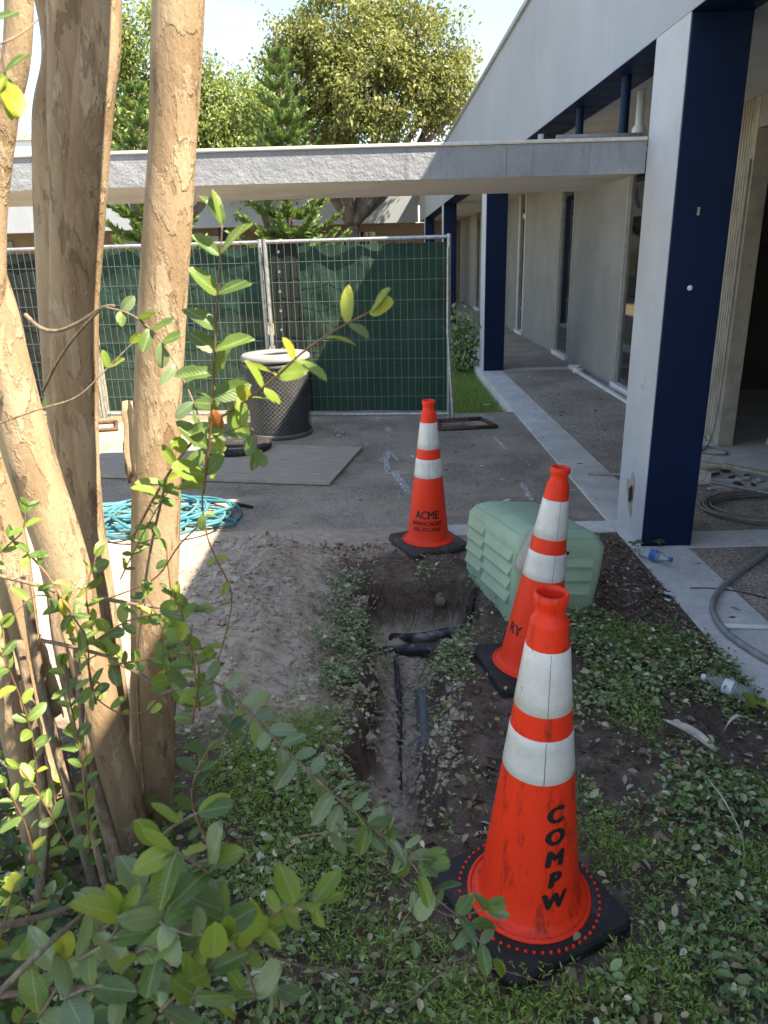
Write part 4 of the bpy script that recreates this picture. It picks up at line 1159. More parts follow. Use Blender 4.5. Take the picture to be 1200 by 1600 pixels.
# crown above the picture, light and airy
P = []; D = []
for (c, R_, n) in (((-1.1,2.2,4.9),.6,14), ((-1.5,2.2,4.6),.8,20), ((-1.9,1.8,4.3),.7,16), ((-1.3,2.0,5.4),.7,18)):
    for _ in range(n):
        cc = np.array(c)+unit(nr.normal(size=(1,3)))[0]*R_*nr.rand()**.4
        P.append(cc+nr.normal(size=(30,3))*.13)
P = np.concatenate(P); D = nr.normal(size=P.shape)
sz = nr.uniform(.04,.075,len(P))
tag(scatter('crown', P, D, nr.normal(size=P.shape)+np.array([0,0,.7]), sz, sz*.28, 'shrubfill', tr_), kind='stuff')

# ------------------------------------------------------------------ vine shrub in front of the trunks
def leaf_me(name, wd, fold, droop, twist=0, mat='leaf', wave=.015):
    vs = []; NR_, NC = 6, 4
    for j in range(NR_+1):
        v = (1-math.cos(math.pi*j/NR_))/2; half = wd*.5*math.sin(math.pi*j/NR_)*(1.0+.10*v) if 0 < j < NR_ else .004
        if j == NR_: v = 1.03
        for i in range(NC+1):
            u = i/NC*2-1
            x = u*half + twist*v*v; z = abs(u)*half*fold - droop*v*v + wave*math.sin(7*v+u*2.5) + wave*u*math.sin(5*v)
            vs.append((x, v, z))
    fs = [(j*(NC+1)+i, j*(NC+1)+i+1, (j+1)*(NC+1)+i+1, (j+1)*(NC+1)+i) for j in range(NR_) for i in range(NC)]
    me = bpy.data.meshes.new(name); me.from_pydata(vs, [], fs)
    me.materials.append(M[mat]); me.polygons.foreach_set('use_smooth', [True]*len(fs)); return me
LM = {k: [leaf_me('leaf', .50, .28, .10, .05, k), leaf_me('leaf', .60, .20, .25, -.06, k, .03), leaf_me('leaf', .42, .60, .05, .08, k, .02), leaf_me('leaf', .66, .15, -.08, 0, k, .04), leaf_me('leaf', .54, -.25, .3, -.10, k, .03), leaf_me('leaf', .47, .8, .38, .04, k, .03), leaf_me('leaf', .36, .3, .15, .12, k, .02)] for k in ('leaf', 'leaf_dark', 'leaf_young', 'leaf_red')}
vr = random.Random(5)
def rv(s=1): return Vector((vr.gauss(0, s), vr.gauss(0, s), vr.gauss(0, s)))
LCOUNT = {}; EXTRA = []
def put_leaf(parent, p, d, nrm, ln, kind='leaf', name='leaf'):
    LCOUNT[parent.name] = LCOUNT.get(parent.name, 0)+1
    if LCOUNT[parent.name] > 298:
        EXTRA.append((tuple(p), tuple(d), tuple(nrm), ln)); return None
    d = d.normalized(); s = d.cross(nrm)
    if s.length < 1e-4: s = d.cross(Vector((.3,.2,1)))
    s.normalize(); n_ = s.cross(d)
    o = bpy.data.objects.new(name, vr.choice(LM[kind])); COL.objects.link(o)
    o.parent = parent; o.matrix_parent_inverse = world_of(parent).inverted()
    o.matrix_basis = Matrix(((s.x*ln, d.x*ln, n_.x*ln, p.x), (s.y*ln, d.y*ln, n_.y*ln, p.y), (s.z*ln, d.z*ln, n_.z*ln, p.z), (0,0,0,1)))
    return o
CAMP = Vector((0, 0, CAMH))
def branch(parent, pts, r0, r1, mat='twig', leaves=None, name='stem'):
    """pts: (px,py,Y) or Vectors; leaves: dict(gap, ln, kind, start, face)"""
    W = [at(*p) if not isinstance(p, Vector) else p for p in pts]
    P = smooth_path(W, 6); n = len(P)
    MB().tube(P, [r0+(r1-r0)*i/(n-1) for i in range(n)], 6).build(name, M[mat], parent, smooth=True)
    if not leaves: return
    acc = 0; nxt = leaves.get('start', .02); flip = 0
    for i in range(1, n):
        a, b = P[i-1], P[i]; seg = (b-a).length; t = (b-a).normalized()
        while acc+seg > nxt:
            p = a+(b-a)*((nxt-acc)/seg)
            view = (CAMP-p).normalized()
            base_side = t.cross(view).normalized()
            flip += 1
            side = base_side if flip % 2 else view.cross(base_side).normalized()*.6+base_side*.5
            for sg in (-1, 1):
                if vr.random() < leaves.get('miss', .12): continue
                d = side*sg*.9 + t*vr.uniform(.25,.7) + rv(.18) + Vector((0,0,leaves.get('lift', .0)))
                nrm = SUN*.55 + view*leaves.get('face', .5) + Vector((0,0,.5)) + rv(.48)
                kd = leaves['kind']; kd = vr.choice(kd) if isinstance(kd, (list, tuple)) else kd
                put_leaf(parent, p, d, nrm, leaves['ln']*vr.uniform(.65,1.15), kd)
            nxt += leaves['gap']*vr.uniform(.75,1.3)
        acc += seg
    # terminal pair
    kd = leaves['kind']; kd = vr.choice(kd) if isinstance(kd, (list, tuple)) else kd
    for sg in (-1, 1):
        put_leaf(parent, P[-1], (P[-1]-P[-2]).normalized()+rv(.35), (CAMP-P[-1]).normalized()*.5+SUN+rv(.3), leaves['ln']*.8, 'leaf_young' if vr.random() < .5 else kd)

v1 = thing('climbing_vine', (-.6, 1.5, .1), 'upright leafy vine sprays rising in front of the straight trunk', 'vine')
L_ = lambda gap, ln, kind='leaf', **k: dict(gap=gap, ln=ln, kind=kind, **k)
branch(v1, [(318,770,1.22),(326,700,1.2),(333,600,1.18),(338,490,1.16),(343,420,1.15),(347,352,1.14)], .0024, .0012, 'twig', L_(.044, .060, 'leaf', start=.0, miss=.12))
branch(v1, [(208,838,1.5),(262,742,1.4),(318,672,1.3),(370,636,1.2),(430,590,1.12),(470,553,1.08),(520,518,1.05),(578,487,1.02)], .0030, .0011, 'twig', L_(.055, .050, ['leaf','leaf_young','leaf_young'], start=.16, miss=.1))
branch(v1, [(322,690,1.25),(362,672,1.2),(392,668,1.16),(402,700,1.14)], .0016, .0010, 'twig', L_(.045, .046, ['leaf_young','leaf'], start=.03, miss=.15))
branch(v1, [(165,480,1.45),(205,492,1.42),(240,520,1.38),(275,570,1.34),(310,650,1.3),(322,720,1.28)], .0022, .0014, 'stem', L_(.042, .044, ['leaf','leaf_dark'], start=.04))
branch(v1, [(324,700,1.24),(316,770,1.25),(322,830,1.26),(336,870,1.27),(362,930,1.3),(350,1000,1.36),(330,1060,1.42)], .0018, .0012, 'twig', L_(.075, .026, ['leaf_young','leaf'], start=.05, miss=.3))
branch(v1, [(320,812,1.26),(280,852,1.36),(240,905,1.5),(170,935,1.6)], .0016, .0016, 'twig')
branch(v1, [(40,492,1.62),(62,512,1.58),(90,517,1.56),(125,503,1.54),(160,481,1.5),(178,478,1.47)], .0050, .0032, 'stem')
branch(v1, [(66,612,1.58),(90,565,1.56),(118,525,1.54),(160,480,1.5)], .0034, .0026, 'stem')
branch(v1, [(-20,668,1.3),(60,640,1.32),(120,620,1.34),(165,578,1.36),(205,538,1.38)], .0020, .0013, 'stem', L_(.12, .032, 'leaf_young', start=.10, miss=.3))
branch(v1, [(225,1240,1.7),(215,1080,1.6),(222,960,1.55),(235,860,1.5),(262,742,1.4)], .0042, .0030, 'stem')
branch(v1, [(215,850,1.5),(255,842,1.45),(262,880,1.43),(268,960,1.45),(258,1060,1.5)], .0016, .0014, 'twig', L_(.06, .03, ['leaf','leaf_young'], start=.02, miss=.3))
branch(v1, [(188,905,1.5),(215,850,1.48),(248,790,1.42),(262,770,1.4)], .0016, .0012, 'twig', L_(.04, .032, 'leaf', start=.03))
put_leaf(v1, at(333,640,1.15), Vector((.2,0,-1)), (CAMP-at(333,640,1.15)).normalized(), .034, 'leaf_red')
branch(v1, [(-40,30,.9),(-5,60,.9),(8,120,.9)], .002, .001, 'twig', L_(.05, .05, 'leaf', start=.01))
branch(v1, [(-60,90,1.0),(20,60,1.05),(60,30,1.1)], .002, .001, 'stem')

v2 = thing('arching_shrub_branch', (-.5, 1.4, .1), 'arching shrub branch of dull green leaves reaching towards the lettered cone', 'shrub')
branch(v2, [(250,1085,1.32),(330,1065,1.28),(395,1120,1.22),(455,1180,1.17),(520,1240,1.12),(585,1295,1.08),(640,1345,1.05),(685,1405,1.02),(725,1440,1.0),(770,1500,.98)], .0036, .0013, 'stem', L_(.042, .056, ['leaf_dark','leaf_dark','leaf'], start=.04, miss=.06, face=.35))
branch(v2, [(450,1310,1.12),(520,1300,1.1),(590,1300,1.08),(640,1330,1.06),(672,1350,1.05)], .0016, .001, 'stem', L_(.04, .045, 'leaf_dark', start=.09, miss=.1))
branch(v2, [(590,1330,1.06),(640,1385,1.04),(700,1430,1.02),(760,1420,1.0)], .0018, .0012, 'stem', L_(.05, .045, ['leaf_dark','leaf'], start=.1, miss=.2))
branch(v2, [(205,1438,.80),(290,1450,.79),(370,1468,.80),(430,1496,.82),(500,1514,.86),(600,1518,.92),(680,1508,.98),(755,1488,1.02)], .0026, .0016, 'stem')
branch(v2, [(370,1500,.78),(420,1440,.76),(455,1415,.75),(500,1410,.75)], .0016, .001, 'twig', L_(.024, .046, 'leaf_young', start=.03, miss=0))
branch(v2, [(500,1512,.9),(620,1570,.95),(720,1510,1.0),(860,1540,1.1),(960,1600,1.15)], .0016, .0012, 'stem')
branch(v2, [(600,1518,1.0),(612,1480,1.0),(645,1420,1.02),(700,1412,1.05)], .0012, .001, 'stem')

v3 = thing('leafy_shrub', (-.75, 1.3, .05), 'tangled leafy shrub with woody stems at the foot of the trunks', 'shrub')
# woody stems
for pts, r in ((((150,1390,1.55),(112,1250,1.58),(78,1130,1.6),(55,1020,1.62),(38,900,1.66)), .016), (((190,1370,1.5),(155,1250,1.54),(118,1120,1.58),(92,1010,1.62),(80,920,1.65)), .018),
               (((60,1420,1.48),(70,1290,1.52),(58,1160,1.55),(30,1000,1.6)), .014), (((170,1400,1.45),(140,1270,1.48),(128,1120,1.5),(118,1010,1.55)), .010)):
    branch(v3, list(pts), r, r*.7, 'stem')
for pts in (((-20,895,1.5),(60,915,1.5),(85,925,1.52)), ((160,935,1.5),(215,945,1.48),(260,950,1.46)), ((185,1035,1.45),(235,1065,1.42),(262,1100,1.4)), ((60,1000,1.4),(110,1010,1.4),(185,1030,1.4)), ((-10,1450,.72),(90,1425,.78),(170,1383,.85)), ((-10,1560,.68),(70,1480,.72),(130,1430,.78)), ((0,1555,.75),(110,1545,.78),(215,1540,.8)), ((270,1600,.7),(280,1570,.72),(292,1500,.75)), ((90,1600,.8),(105,1560,.85),(110,1520,.9))):
    branch(v3, list(pts), .0048, .0035, 'stem')
# leafy shoots
shoots = [
 [(150,1100,1.45),(130,1010,1.42),(100,950,1.4),(60,930,1.38),(20,960,1.36)], [(60,1250,1.4),(50,1150,1.36),(20,1060,1.32),(-10,1000,1.3)],
 [(150,1010,1.44),(135,930,1.46),(150,870,1.48)], [(140,1330,1.35),(130,1200,1.36),(110,1100,1.38),(100,1040,1.4)],
 [(268,1090,1.32),(266,1040,1.32),(256,990,1.34),(230,930,1.36)], [(312,1110,1.22),(304,1050,1.22),(290,980,1.24),(270,930,1.26)],
 [(300,1130,1.15),(310,1040,1.16),(280,1000,1.18)], [(60,1370,1.2),(40,1290,1.18),(10,1230,1.16)], [(110,1330,1.25),(60,1240,1.25),(30,1200,1.24)],
 [(150,1000,1.4),(200,970,1.36),(250,960,1.3),(310,950,1.25)], [(170,1040,1.4),(230,1030,1.34),(290,1020,1.28),(325,1010,1.25)],
 [(-20,880,1.4),(15,850,1.4),(35,830,1.4),(40,800,1.4)], [(40,860,1.42),(75,900,1.4),(105,950,1.38),(135,1000,1.36),(140,1060,1.36),(150,1090,1.36),(190,1115,1.36),(235,1110,1.36)],
 [(30,1600,.9),(60,1520,.9),(50,1440,.9),(30,1390,.9)], [(-10,1500,.85),(10,1430,.86),(20,1390,.86)],
 [(140,1590,.9),(150,1500,.9),(130,1450,.9)], [(330,1330,1.0),(300,1250,1.02),(320,1180,1.05),(360,1140,1.08)],
]
# big close leaves at the bottom
big = [
 [(230,1470,.74),(275,1400,.73),(300,1355,.72),(325,1345,.72)], [(330,1365,.72),(300,1345,.71),(270,1330,.71)], [(250,1440,.70),(300,1460,.69),(345,1450,.68)],
 [(190,1520,.70),(230,1480,.69),(270,1520,.68)], [(150,1460,.76),(200,1420,.75),(240,1380,.75)], [(120,1500,.72),(170,1470,.71),(190,1430,.71)],
 [(300,1560,.66),(330,1510,.66),(350,1470,.66)], [(100,1560,.7),(150,1540,.7),(210,1545,.7)], [(250,1580,.68),(300,1530,.68)], [(400,1560,.75),(380,1500,.74),(350,1440,.74)],
 [(200,1390,.82),(250,1310,.82),(290,1280,.82),(310,1270,.82)], [(330,1570,.8),(390,1540,.82),(430,1545,.84)], [(60,1590,.75),(90,1540,.75),(95,1500,.75)],
]
for s in big: branch(v3, s, .0026, .0016, 'stem', L_(.05, .058, ['leaf_dark','leaf_dark','leaf','leaf'], start=.005, miss=.22, face=.35))
put_leaf(v3, at(335,1440,.62), Vector((-.1,.0,-1)), (CAMP-at(335,1440,.62)).normalized(), .06, 'leaf_young')
for s in shoots: branch(v3, s, .0024, .0013, 'twig', L_(.04, .041, ['leaf','leaf','leaf','leaf_young'], start=.01, miss=.12))
if EXTRA:
    tag(scatter('shoot_leaves', np.array([e_[0] for e_ in EXTRA]), np.array([e_[1] for e_ in EXTRA]), np.array([e_[2] for e_ in EXTRA]), np.array([e_[3] for e_ in EXTRA]), np.array([e_[3]*.27 for e_ in EXTRA]), 'shrubfill', v3), kind='stuff')
# dense leafy understorey
n = 3000
X = nr.uniform(-1.75, -.2, n); Yv = nr.uniform(.62, 2.0, n)
keep = (X < -.40-.22*(Yv-.8)) ; X = X[keep]; Yv = Yv[keep]; n = len(X)
Z = .06 + nr.beta(1.1, 2.2, n)*np.where(Yv > 1.25, .24, .42)
P = np.stack([X, Yv, Z], 1); D = nr.normal(size=P.shape); D[:, 2] *= .5
sz = nr.uniform(.032, .065, n)
tag(scatter('understorey_leaves', P, D, nr.normal(size=P.shape)*.5+np.array([.3,-.3,.8]), sz, sz*.28, 'shrubfill', v3), kind='stuff')

# ------------------------------------------------------------------ ground cover, fern, litter
def hz(x, y): return height(float(x), float(y))
def on_base(x, y): return math.hypot(x-.35, y-1.505) < .25 or math.hypot(x-.6, y-2.78) < .24
def zone_fern(x, y):
    if trench(x, y) > .2 or on_base(x, y): return 0
    n1 = nz(x, y, 3.4, 41)
    v = 0
    v = max(v, 1.0*math.exp(-(((x+.36)/.22)**2+((y-2.08)/.24)**2)))
    v = max(v, .9*math.exp(-(((x+.22)/.25)**2+((y-1.62)/.22)**2)))
    v = max(v, 1.0*math.exp(-(((x-.93)/.07)**2+((y-2.43)/.16)**2)))
    v = max(v, .9*math.exp(-(((x-.62)/.2)**2+((y-1.65)/.12)**2)))
    v = max(v, 1.0*math.exp(-(((x-.25)/.3)**2+((y-1.22)/.10)**2)))
    v = max(v, .8*math.exp(-(((x-.62)/.12)**2+((y-1.28)/.14)**2)))
    v = max(v, .7*math.exp(-(((x+.05)/.2)**2+((y-1.38)/.12)**2)))
    v = max(v, .8*math.exp(-(((x-.8)/.15)**2+((y-1.05)/.1)**2)))
    v = max(v, .5*math.exp(-(((x-1.15)/.2)**2+((y-3.0)/.14)**2)))
    v = max(v, .9*math.exp(-(((x+.28)/.2)**2+((y-1.15)/.12)**2)))
    for (cx, cy, ra, rb) in ((.75,1.42,.14,.10), (1.05,1.6,.10,.08), (1.0,1.15,.14,.09), (1.25,1.95,.09,.07), (.55,2.95,.08,.07), (.5,1.95,.08,.08), (-.3,2.3,.18,.12), (-.1,1.15,.18,.08)):
        v = max(v, .85*math.exp(-(((x-cx)/ra)**2+((y-cy)/rb)**2)))
    return max(0, min(1, v*1.5*(.75+.9*n1)))
def zone_cover(x, y):
    t = trench(x, y)
    if t > .25 or on_base(x, y): return 0
    n1 = nz(x, y, 2.6, 31); n2 = nz(x, y, 7, 32)
    if x > .16:
        v = .72 + 1.25*n1 + .55*n2
        if x > 1.05 and y > 3.0: v -= 1.1*sstep(3.0, 3.35, y)          # mulch by the column
        if y > 3.95: v -= .9
        if y < 2.7: v -= 1.3*math.exp(-((x-.30)/.14)**2)                # torn roots beside the trench
        v -= 1.3*math.exp(-(((x-1.2)/.24)**2+((y-2.25)/.17)**2))       # bare brown patch
        v -= .9*math.exp(-(((x-.68)/.2)**2+((y-2.2)/.22)**2))
        v -= .5*zone_fern(x, y)
        v = (v-.25)*1.25
        return max(0, min(1, v))
    if x < -.12:
        a = .9*sstep(-.36, -.17, x+.10*n2)*sstep(2.35, 2.6, y)*(1-sstep(3.7, 3.95, y))*max(0, min(1, .55+2.2*n1))
        b = .95*(1-sstep(2.1, 2.45, y+.2*n1))*max(0, .38+1.3*n1)
        return max(0, min(1, max(a, b)))
    return max(0, .7*(1-sstep(1.25, 1.55, y))*max(0, .4+1.2*n1))
def sample(n, x0, x1, y0, y1, fn):
    out = []
    for _ in range(n):
        x = vr.uniform(x0, x1); y = vr.uniform(y0, y1)
        if vr.random() < fn(x, y): out.append((x, y, hz(x, y)))
    return np.array(out)
P = sample(32000, -1.5, 1.5, .55, 4.2, zone_cover)
n = len(P)
lift = nr.uniform(.0, .07, n)*(.6+.4*np.array([1+nz(p[0], p[1], 5, 33) for p in P]))
P[:, 2] += lift
D = nr.normal(size=P.shape); D[:, 2] = nr.uniform(-.15, .5, n)
sz = np.clip(.019*np.exp(nr.normal(size=n)*.35), .009, .045)
o = scatter('ground_cover', P, D, nr.normal(size=P.shape)*.42+np.array([.1,-.1,.9]), sz, sz*.29, 'cover')
tag(o, 'low glossy dark green leaves creeping over the garden bed', 'ground cover', kind='stuff')
# creeping runners with paired leaves, rooted in the soil and hanging over the trench rims
m = MB(); RP = []; RD = []; RN = []; RS = []
tries = 0; made = 0
while made < 1050 and tries < 9000:
    tries += 1
    if vr.random() < .2:
        x = vr.choice((vr.uniform(-.30, -.12), vr.uniform(-.30, -.12), vr.uniform(.14, .42))); y = vr.uniform(1.8, 3.9)
    else: x = vr.uniform(-.9, 1.46); y = vr.uniform(.75, 3.4)
    if vr.random() > zone_cover(x, y): continue
    made += 1
    a = vr.uniform(0, 6.28); pts = []; ls = vr.uniform(.014, .032)
    zz = hz(x, y)
    for k in range(8):
        zz = max(hz(x, y), zz-.03)
        p = Vector((x, y, zz+.012+.028*math.sin(k*.9+a)**2)); pts.append(p)
        a += vr.uniform(-.45, .45); st_ = vr.uniform(.018, .03); dx, dy = math.cos(a), math.sin(a)
        for sg in (-1, 1):
            if vr.random() < .12: continue
            RP.append(p); RD.append((dx*.5-dy*sg*.85+vr.gauss(0,.15), dy*.5+dx*sg*.85+vr.gauss(0,.15), vr.uniform(-.1,.45))); RN.append((vr.gauss(0,.3)+.1, vr.gauss(0,.3)-.1, .9)); RS.append(ls*vr.uniform(.7,1.15)*(1-.05*k))
        x = min(x+dx*st_, 1.48); y += dy*st_
        if on_base(x, y): break
    if len(pts) > 2: m.tube(pts, .0013, 3, cap=False)
m.build('creeping_stems', M['twig'], o)
RS = np.array(RS)
tag(scatter('runner_leaves', np.array([list(p) for p in RP]), np.array(RD), np.array(RN), RS, RS*.29, 'cover', o), kind='stuff')


Q = sample(34000, -.9, 1.4, .8, 3.2, zone_fern)
PP = []; DD = []; SS = []
for (x, y, z) in Q:
    a = vr.uniform(0, 6.28); tl = Vector((math.cos(a)*.5, math.sin(a)*.5, vr.uniform(.5, 1.2))).normalized(); ln = vr.uniform(.04, .10)
    for k in range(7):
        u = (k+1)/7; p = Vector((x, y, z))+tl*ln*u+Vector((0,0,-.010*u*u))
        PP.append(p); dd = tl*.5+Vector((vr.gauss(0,.7), vr.gauss(0,.7), vr.gauss(0,.5))); DD.append(dd); SS.append(vr.uniform(.010,.024))
PP = np.array([list(p) for p in PP]); DD = np.array([list(p) for p in DD]); SS = np.array(SS)
o = scatter('feathery_weed', PP, DD, nr.normal(size=PP.shape), SS, SS*.09+.0006, 'fern', diamond=True)
tag(o, 'bright green feathery weed growing in soft patches on the soil', 'weeds', kind='stuff')

def zone_root(x, y):
    t = trench(x, y)
    v = .12
    if x > .05: v = max(v, 1.0*math.exp(-((x-.30)/.12)**2)*sstep(1.6,1.8,y)*(1-sstep(2.6,2.8,y)))
    v = max(v, .9*math.exp(-(((x-1.2)/.25)**2+((y-2.27)/.18)**2)))
    v = max(v, .8*math.exp(-(((x-.7)/.25)**2+((y-2.2)/.25)**2)))
    v = max(v, .95*math.exp(-(((x-.03)/.17)**2+((y-1.5)/.28)**2)))
    v = max(v, .9*math.exp(-(((x-1.3)/.25)**2+((y-3.55)/.35)**2)))
    v = max(v, .8*sstep(3.95,4.1,y)*(1-sstep(4.3,4.45,y))*(.5+nz(x,y,3,51)))
    if .05 < t < .7 and (y > 3.5 or x > .1): v = 1
    if t >= .7: v = .04
    if x < -.3 and y > 2.3 and y < 3.9: v *= .15
    return min(1, v)
Q = sample(15000, -.95, 1.48, .9, 4.44, zone_root)
n = len(Q); Q[:, 2] += nr.uniform(.001, .012, n)
D = nr.normal(size=Q.shape); D[:, 2] *= .25
sz = nr.uniform(.012, .05, n)
wd = np.where(nr.rand(n) < .6, .0009, sz*.22)
wd[(Q[:, 1] > 3.1) & (nr.rand(n) < .7)] = .005
o = scatter('soil_litter', Q, D, nr.normal(size=Q.shape)*.4+np.array([0,0,.9]), sz, wd, 'dry', fold=.4)
tag(o, 'brown dead leaves, fine roots and mulch scattered over the soil', 'litter', kind='stuff')
def zone_mulch(x, y):
    v = 0
    if x > .98 and y > 3.0: v = .95*sstep(3.0, 3.3, y+.2*nz(x, y, 4, 61))*sstep(.95, 1.12, x)*(1-sstep(4.2, 4.4, y))
    return max(v, .8*sstep(3.92, 4.05, y)*(1-sstep(4.22, 4.4, y))*(.45+.9*nz(x, y, 3.5, 62)))
Q = sample(9000, -.8, 1.49, 2.9, 4.45, zone_mulch); n = len(Q); Q[:, 2] += nr.uniform(.002, .016, n)
D = nr.normal(size=Q.shape); D[:, 2] *= .3; sz = nr.uniform(.010, .032, n)
o = scatter('mulch_chips', Q, D, nr.normal(size=Q.shape)*.5+np.array([0,0,.8]), sz, sz*nr.uniform(.12, .34, n), 'dry', fold=.35)
tag(o, 'brown bark mulch and dead leaves by the walkway border and trench head', 'mulch', kind='stuff')
Q = sample(5200, -.8, 1.48, .8, 3.3, lambda x, y: .12+zone_cover(x, y)*.6)
Q[:, 2] += nr.uniform(.03, .075, len(Q)); D = nr.normal(size=Q.shape); D[:, 2] *= .3; sz = nr.uniform(.012, .034, len(Q))
o = scatter('fallen_leaves', Q, D, nr.normal(size=Q.shape)*.5+np.array([0,0,.8]), sz, sz*.28, 'fallen', fold=.5)
tag(o, 'yellowed and dry leaves fallen on top of the ground cover', 'fallen leaves', kind='stuff')
# hair roots hanging from the trench walls
m = MB()
for _ in range(900):
    side = vr.random()
    if side < .55: x, y = vr.uniform(-.2, .42), vr.uniform(3.66, 3.86)
    elif side < .85: x, y = vr.uniform(.12, .42), vr.uniform(2.0, 3.4)
    else: x, y = vr.uniform(-.2, -.05), vr.uniform(2.2, 3.6)
    t = trench(x, y)
    if not (.05 < t < .8): continue
    z = hz(x, y)+.006; ln = vr.uniform(.03, .12)
    d = Vector((vr.gauss(0,.4), -.4 if side < .55 else vr.gauss(0,.4), -1)).normalized()
    p0 = Vector((x, y, z)); m.tube([p0, p0+d*ln*.5+Vector((vr.gauss(0,.01), vr.gauss(0,.01)-.01, 0)), p0+d*ln], [.0016, .0011, .0006], 3, cap=False)
o = m.build('torn_roots', M['twig']); tag(o, 'thin torn roots hanging from the trench walls', 'roots', kind='stuff')
# crumbs of soil on the sand bank and pale grit on the paving
P = []
for _ in range(5200):
    if vr.random() < .55:
        x, y = vr.uniform(-1.0, -.15), vr.uniform(2.3, 4.3)
    else: x, y = vr.uniform(-.1, .25), vr.uniform(2.0, 3.5)
    P.append((x, y, hz(x, y)+.002))
P = np.array(P); n = len(P)
m = MB()
for (x, y, z) in P:
    s = abs(vr.gauss(0, .0065))+.002
    m.add([(x-s,y,z),(x,y-s*.9,z),(x+s,y,z),(x,y+s,z),(x+s*.2,y,z+s*.9)], [(0,1,4),(1,2,4),(2,3,4),(3,0,4)])
for _ in range(700):
    u = vr.random()
    if u < .5: x, y = vr.uniform(-.95, -.18), vr.uniform(2.35, 4.2)
    elif u < .75: x, y = vr.uniform(-.12, .3), vr.uniform(2.0, 3.7)
    else: x, y = vr.uniform(-.24, -.1), vr.uniform(1.9, 3.6)
    z = hz(x, y)-.004; s = vr.uniform(.006, .016)*(1+(vr.random() < .12)*1.2); a0 = vr.uniform(0, 6)
    ring = [(x+s*vr.uniform(.7,1.2)*math.cos(a0+k*1.047), y+s*vr.uniform(.7,1.2)*math.sin(a0+k*1.047), z) for k in range(6)]
    mid = [(x+s*.8*vr.uniform(.6,1.1)*math.cos(a0+k*1.047+.3), y+s*.8*vr.uniform(.6,1.1)*math.sin(a0+k*1.047+.3), z+s*vr.uniform(.5,.9)) for k in range(6)]
    m.add(ring+mid+[(x, y, z+s*vr.uniform(.8,1.1))], [(k, (k+1) % 6, 6+(k+1) % 6, 6+k) for k in range(6)]+[(6+k, 6+(k+1) % 6, 12) for k in range(6)])
me = m.build('soil_crumbs', M['soil']); tag(me, 'crumbs of sandy soil lying on the dug bank', 'soil', kind='stuff')
ca = me.data.color_attributes.new('soil', 'FLOAT_COLOR', 'POINT'); ca.data.foreach_set('color', [1.0, 1.0, 1.0, 1.0]*len(me.data.vertices))
m = MB()
for _ in range(520):
    if vr.random() < .6: x, y, z = vr.uniform(-2.4, 1.45), vr.uniform(4.7, 8.2), .001
    else: x, y, z = vr.uniform(1.52, 3.0), vr.uniform(2.8, 11), .0125
    if pl and abs(x+1.52) < 1.3 and abs(y-6.47) < .85: continue
    s = abs(vr.gauss(0, .009))+.003; a = vr.uniform(0, 6)
    q = [Vector((x+math.cos(a+k*1.57)*s*(1.6 if k % 2 else .7), y+math.sin(a+k*1.57)*s*(1.6 if k % 2 else .7), z)) for k in range(4)]
    m.add(q+[Vector((x, y, z+s*.45))], [(0,1,4),(1,2,4),(2,3,4),(3,0,4)])
o = m.build('grit', M['chips']); tag(o, 'pale grit and paint crumbs scattered on pavement and walkway', 'grit', kind='stuff')

# grass strip beyond the fence end, next to the walkway
P = sample(9000, .72, 1.49, 8.36, 15, lambda x, y: .9)
P[:, 2] = -.155
n = len(P); D = nr.normal(size=P.shape)*.5+np.array([0,0,1.0]); sz = nr.uniform(.04,.12,n)
o = scatter('grass_strip', P, D, nr.normal(size=P.shape), sz, sz*.06+.001, 'fern', diamond=True)
tag(o, 'strip of weedy grass between fence end and walkway kerb', 'grass', kind='stuff')
bu = thing('small_bush', (1.3, 12.2, -.15), 'small dark bush beside the walkway kerb beyond the fence', 'bush')
for k in range(5):
    MB().tube([(1.3,12.2,-.15),(1.3+vr.uniform(-.15,.15),12.2+vr.uniform(-.15,.15),.4+vr.uniform(0,.3))], [.012,.004], 5).build('stem', M['stem'], bu)
P = np.array([1.3,12.2,.32])+nr.normal(size=(900,3))*np.array([.17,.2,.26]); P[:,2] = np.maximum(P[:,2], -.1); P[:,0] = np.minimum(P[:,0], 1.62)
sz = nr.uniform(.06,.11,900)
tag(scatter('foliage', P, nr.normal(size=P.shape)+np.array([0,0,-.3]), nr.normal(size=P.shape)+np.array([0,0,1]), sz, sz*.28, 'cover', bu), kind='stuff')

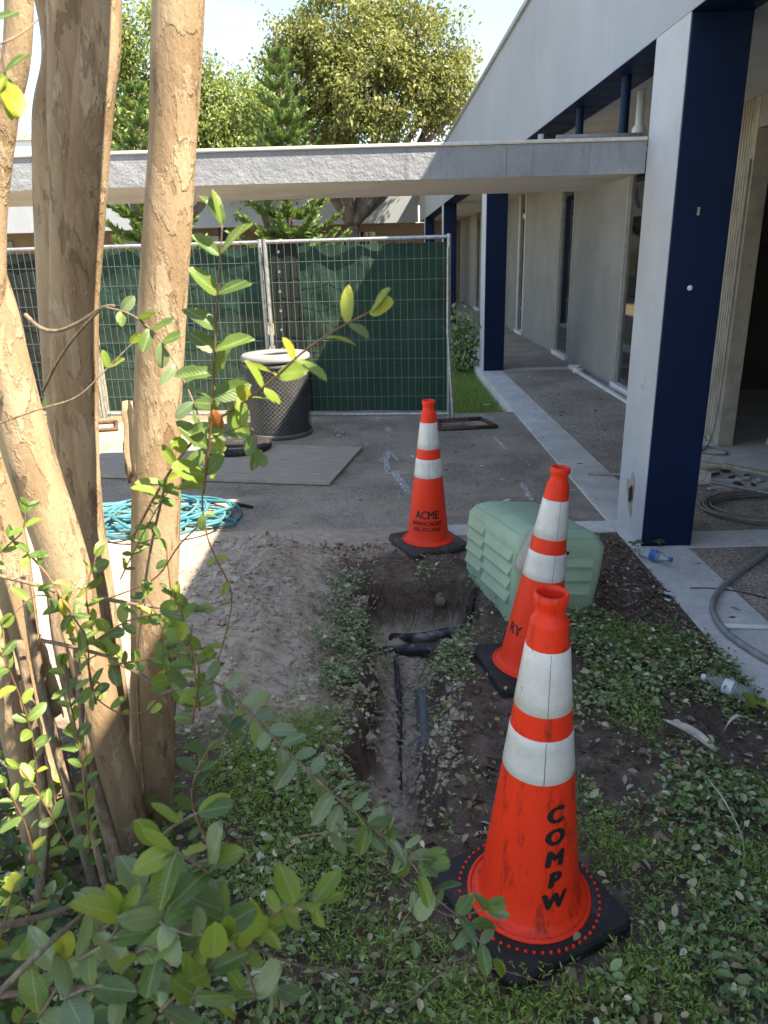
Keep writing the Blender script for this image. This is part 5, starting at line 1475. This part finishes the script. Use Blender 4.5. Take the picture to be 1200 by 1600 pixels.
# seedlings and single odd leaves
def seedling(name, loc, n, ln, kind, label, h=.03):
    e = thing(name, loc, label, 'seedling'); p = Vector(loc)
    MB().tube([p, p+Vector((.003,.002,h*.5)), p+Vector((0,0,h))], .0014, 5).build('stem', M['twig'], e)
    for k in range(n):
        a = k*6.283/n+.5; put_leaf(e, p+Vector((0,0,h-.004*(k % 3))), Vector((math.cos(a), math.sin(a), .25)), Vector((0,-.15,1)), ln*vr.uniform(.8,1.1), kind)
seedling('seedling', (1.42, 2.44, hz(1.42,2.44)), 4, .068, 'leaf_young', 'bright yellow green four leaved seedling among the dark ground cover', .06)
seedling('seedling', (1.50, 4.12, .01), 7, .045, 'leaf', 'green weed sprouting at the pale side of the near column', .05)
seedling('seedling', (1.66, 4.16, .014), 5, .04, 'leaf', 'small weed at the navy face of the near column', .04)
def dry_leaf(loc, rz, ln, wd, label, arch):
    vs = []
    for j in range(9):
        v = j/8; w_ = wd*math.sin(math.pi*(.06+.9*v))**.8*(1 if v < .6 else (1-v)/.4*.9+.1)
        for i in range(5):
            u = i/4*2-1; vs.append((u*w_, v*ln, abs(u)*w_*.7+arch*math.sin(v*math.pi)+.004*math.sin(v*7+u)))
    o = MB().add(vs, [(j*5+i, j*5+i+1, j*5+i+6, j*5+i+5) for j in range(8) for i in range(4)]).build('dry_leaf', M['fruit'], None, smooth=True)
    s_ = o.modifiers.new('t', 'SOLIDIFY'); s_.thickness = .001
    o.location = loc; o.rotation_euler = (rad(4), rad(-14), rz); tag(o, label, 'dead leaf')
dry_leaf((1.12, 2.12, hz(1.12,2.12)+.045), rad(35), .21, .020, 'long curled pale dead leaf lying on the bare brown patch', .02)
dry_leaf((1.22, 2.28, hz(1.22,2.28)+.03), rad(-75), .14, .007, 'thin arched dead leaf stalk beside the curled pale leaf', .045)
o = MB().tube(smooth_path([(.98,1.62,hz(.98,1.62)),(1.0,1.68,.14),(.99,1.78,.18),(.97,1.86,.2)], 5), [.0022]*15+[.001], 5).build('dry_stalk', M['fruit'], None)
tag(o, 'dry straw coloured stalk standing in the ground cover', 'stalk')
# white scraps
def scrap(loc, s, label):
    bm = bmesh.new(); bmesh.ops.create_grid(bm, x_segments=6, y_segments=5, size=1)
    for v_ in bm.verts:
        p = v_.co; v_.co = Vector((p.x*s*1.3*(1+.3*vr.uniform(-1,1)), p.y*s*(1+.3*vr.uniform(-1,1)), s*.45*vr.uniform(0,1)))
    me = bpy.data.meshes.new('paper_scrap'); bm.to_mesh(me); bm.free()
    o = link('paper_scrap', me, M['white_trim'], smooth=True); o.location = loc; o.rotation_euler.z = vr.uniform(0,6)
    tag(o, label, 'litter', 'white scraps lying in the bed'); m_ = o.modifiers.new('t', 'SOLIDIFY'); m_.thickness = .001
for i in range(9):
    x, y = [(.95,2.98),(1.0,2.94),(.93,1.35),(.98,1.28),(.90,1.22),(1.28,2.56),(1.48,3.5),(1.44,3.42),(-.27,2.32)][i]
    lb = ['crumpled white scrap in the leaves below the green box']*2+['crumpled white scrap in the leaves right of the lettered cone']*3+['white scrap near the sunken bottle']+['white scrap at the mulch edge by the walkway border']*2+['white scrap by the grassy trench edge']
    scrap((x, y, hz(x, y)+.02), .011 if i not in (6,) else .018, lb[i])
for i in range(3):
    x, y = [(1.12,8.62),(1.32,9.3),(1.2,8.45)][i]
    scrap((x, y, -.1), .03, 'white litter lying in the grass strip by the fence end')
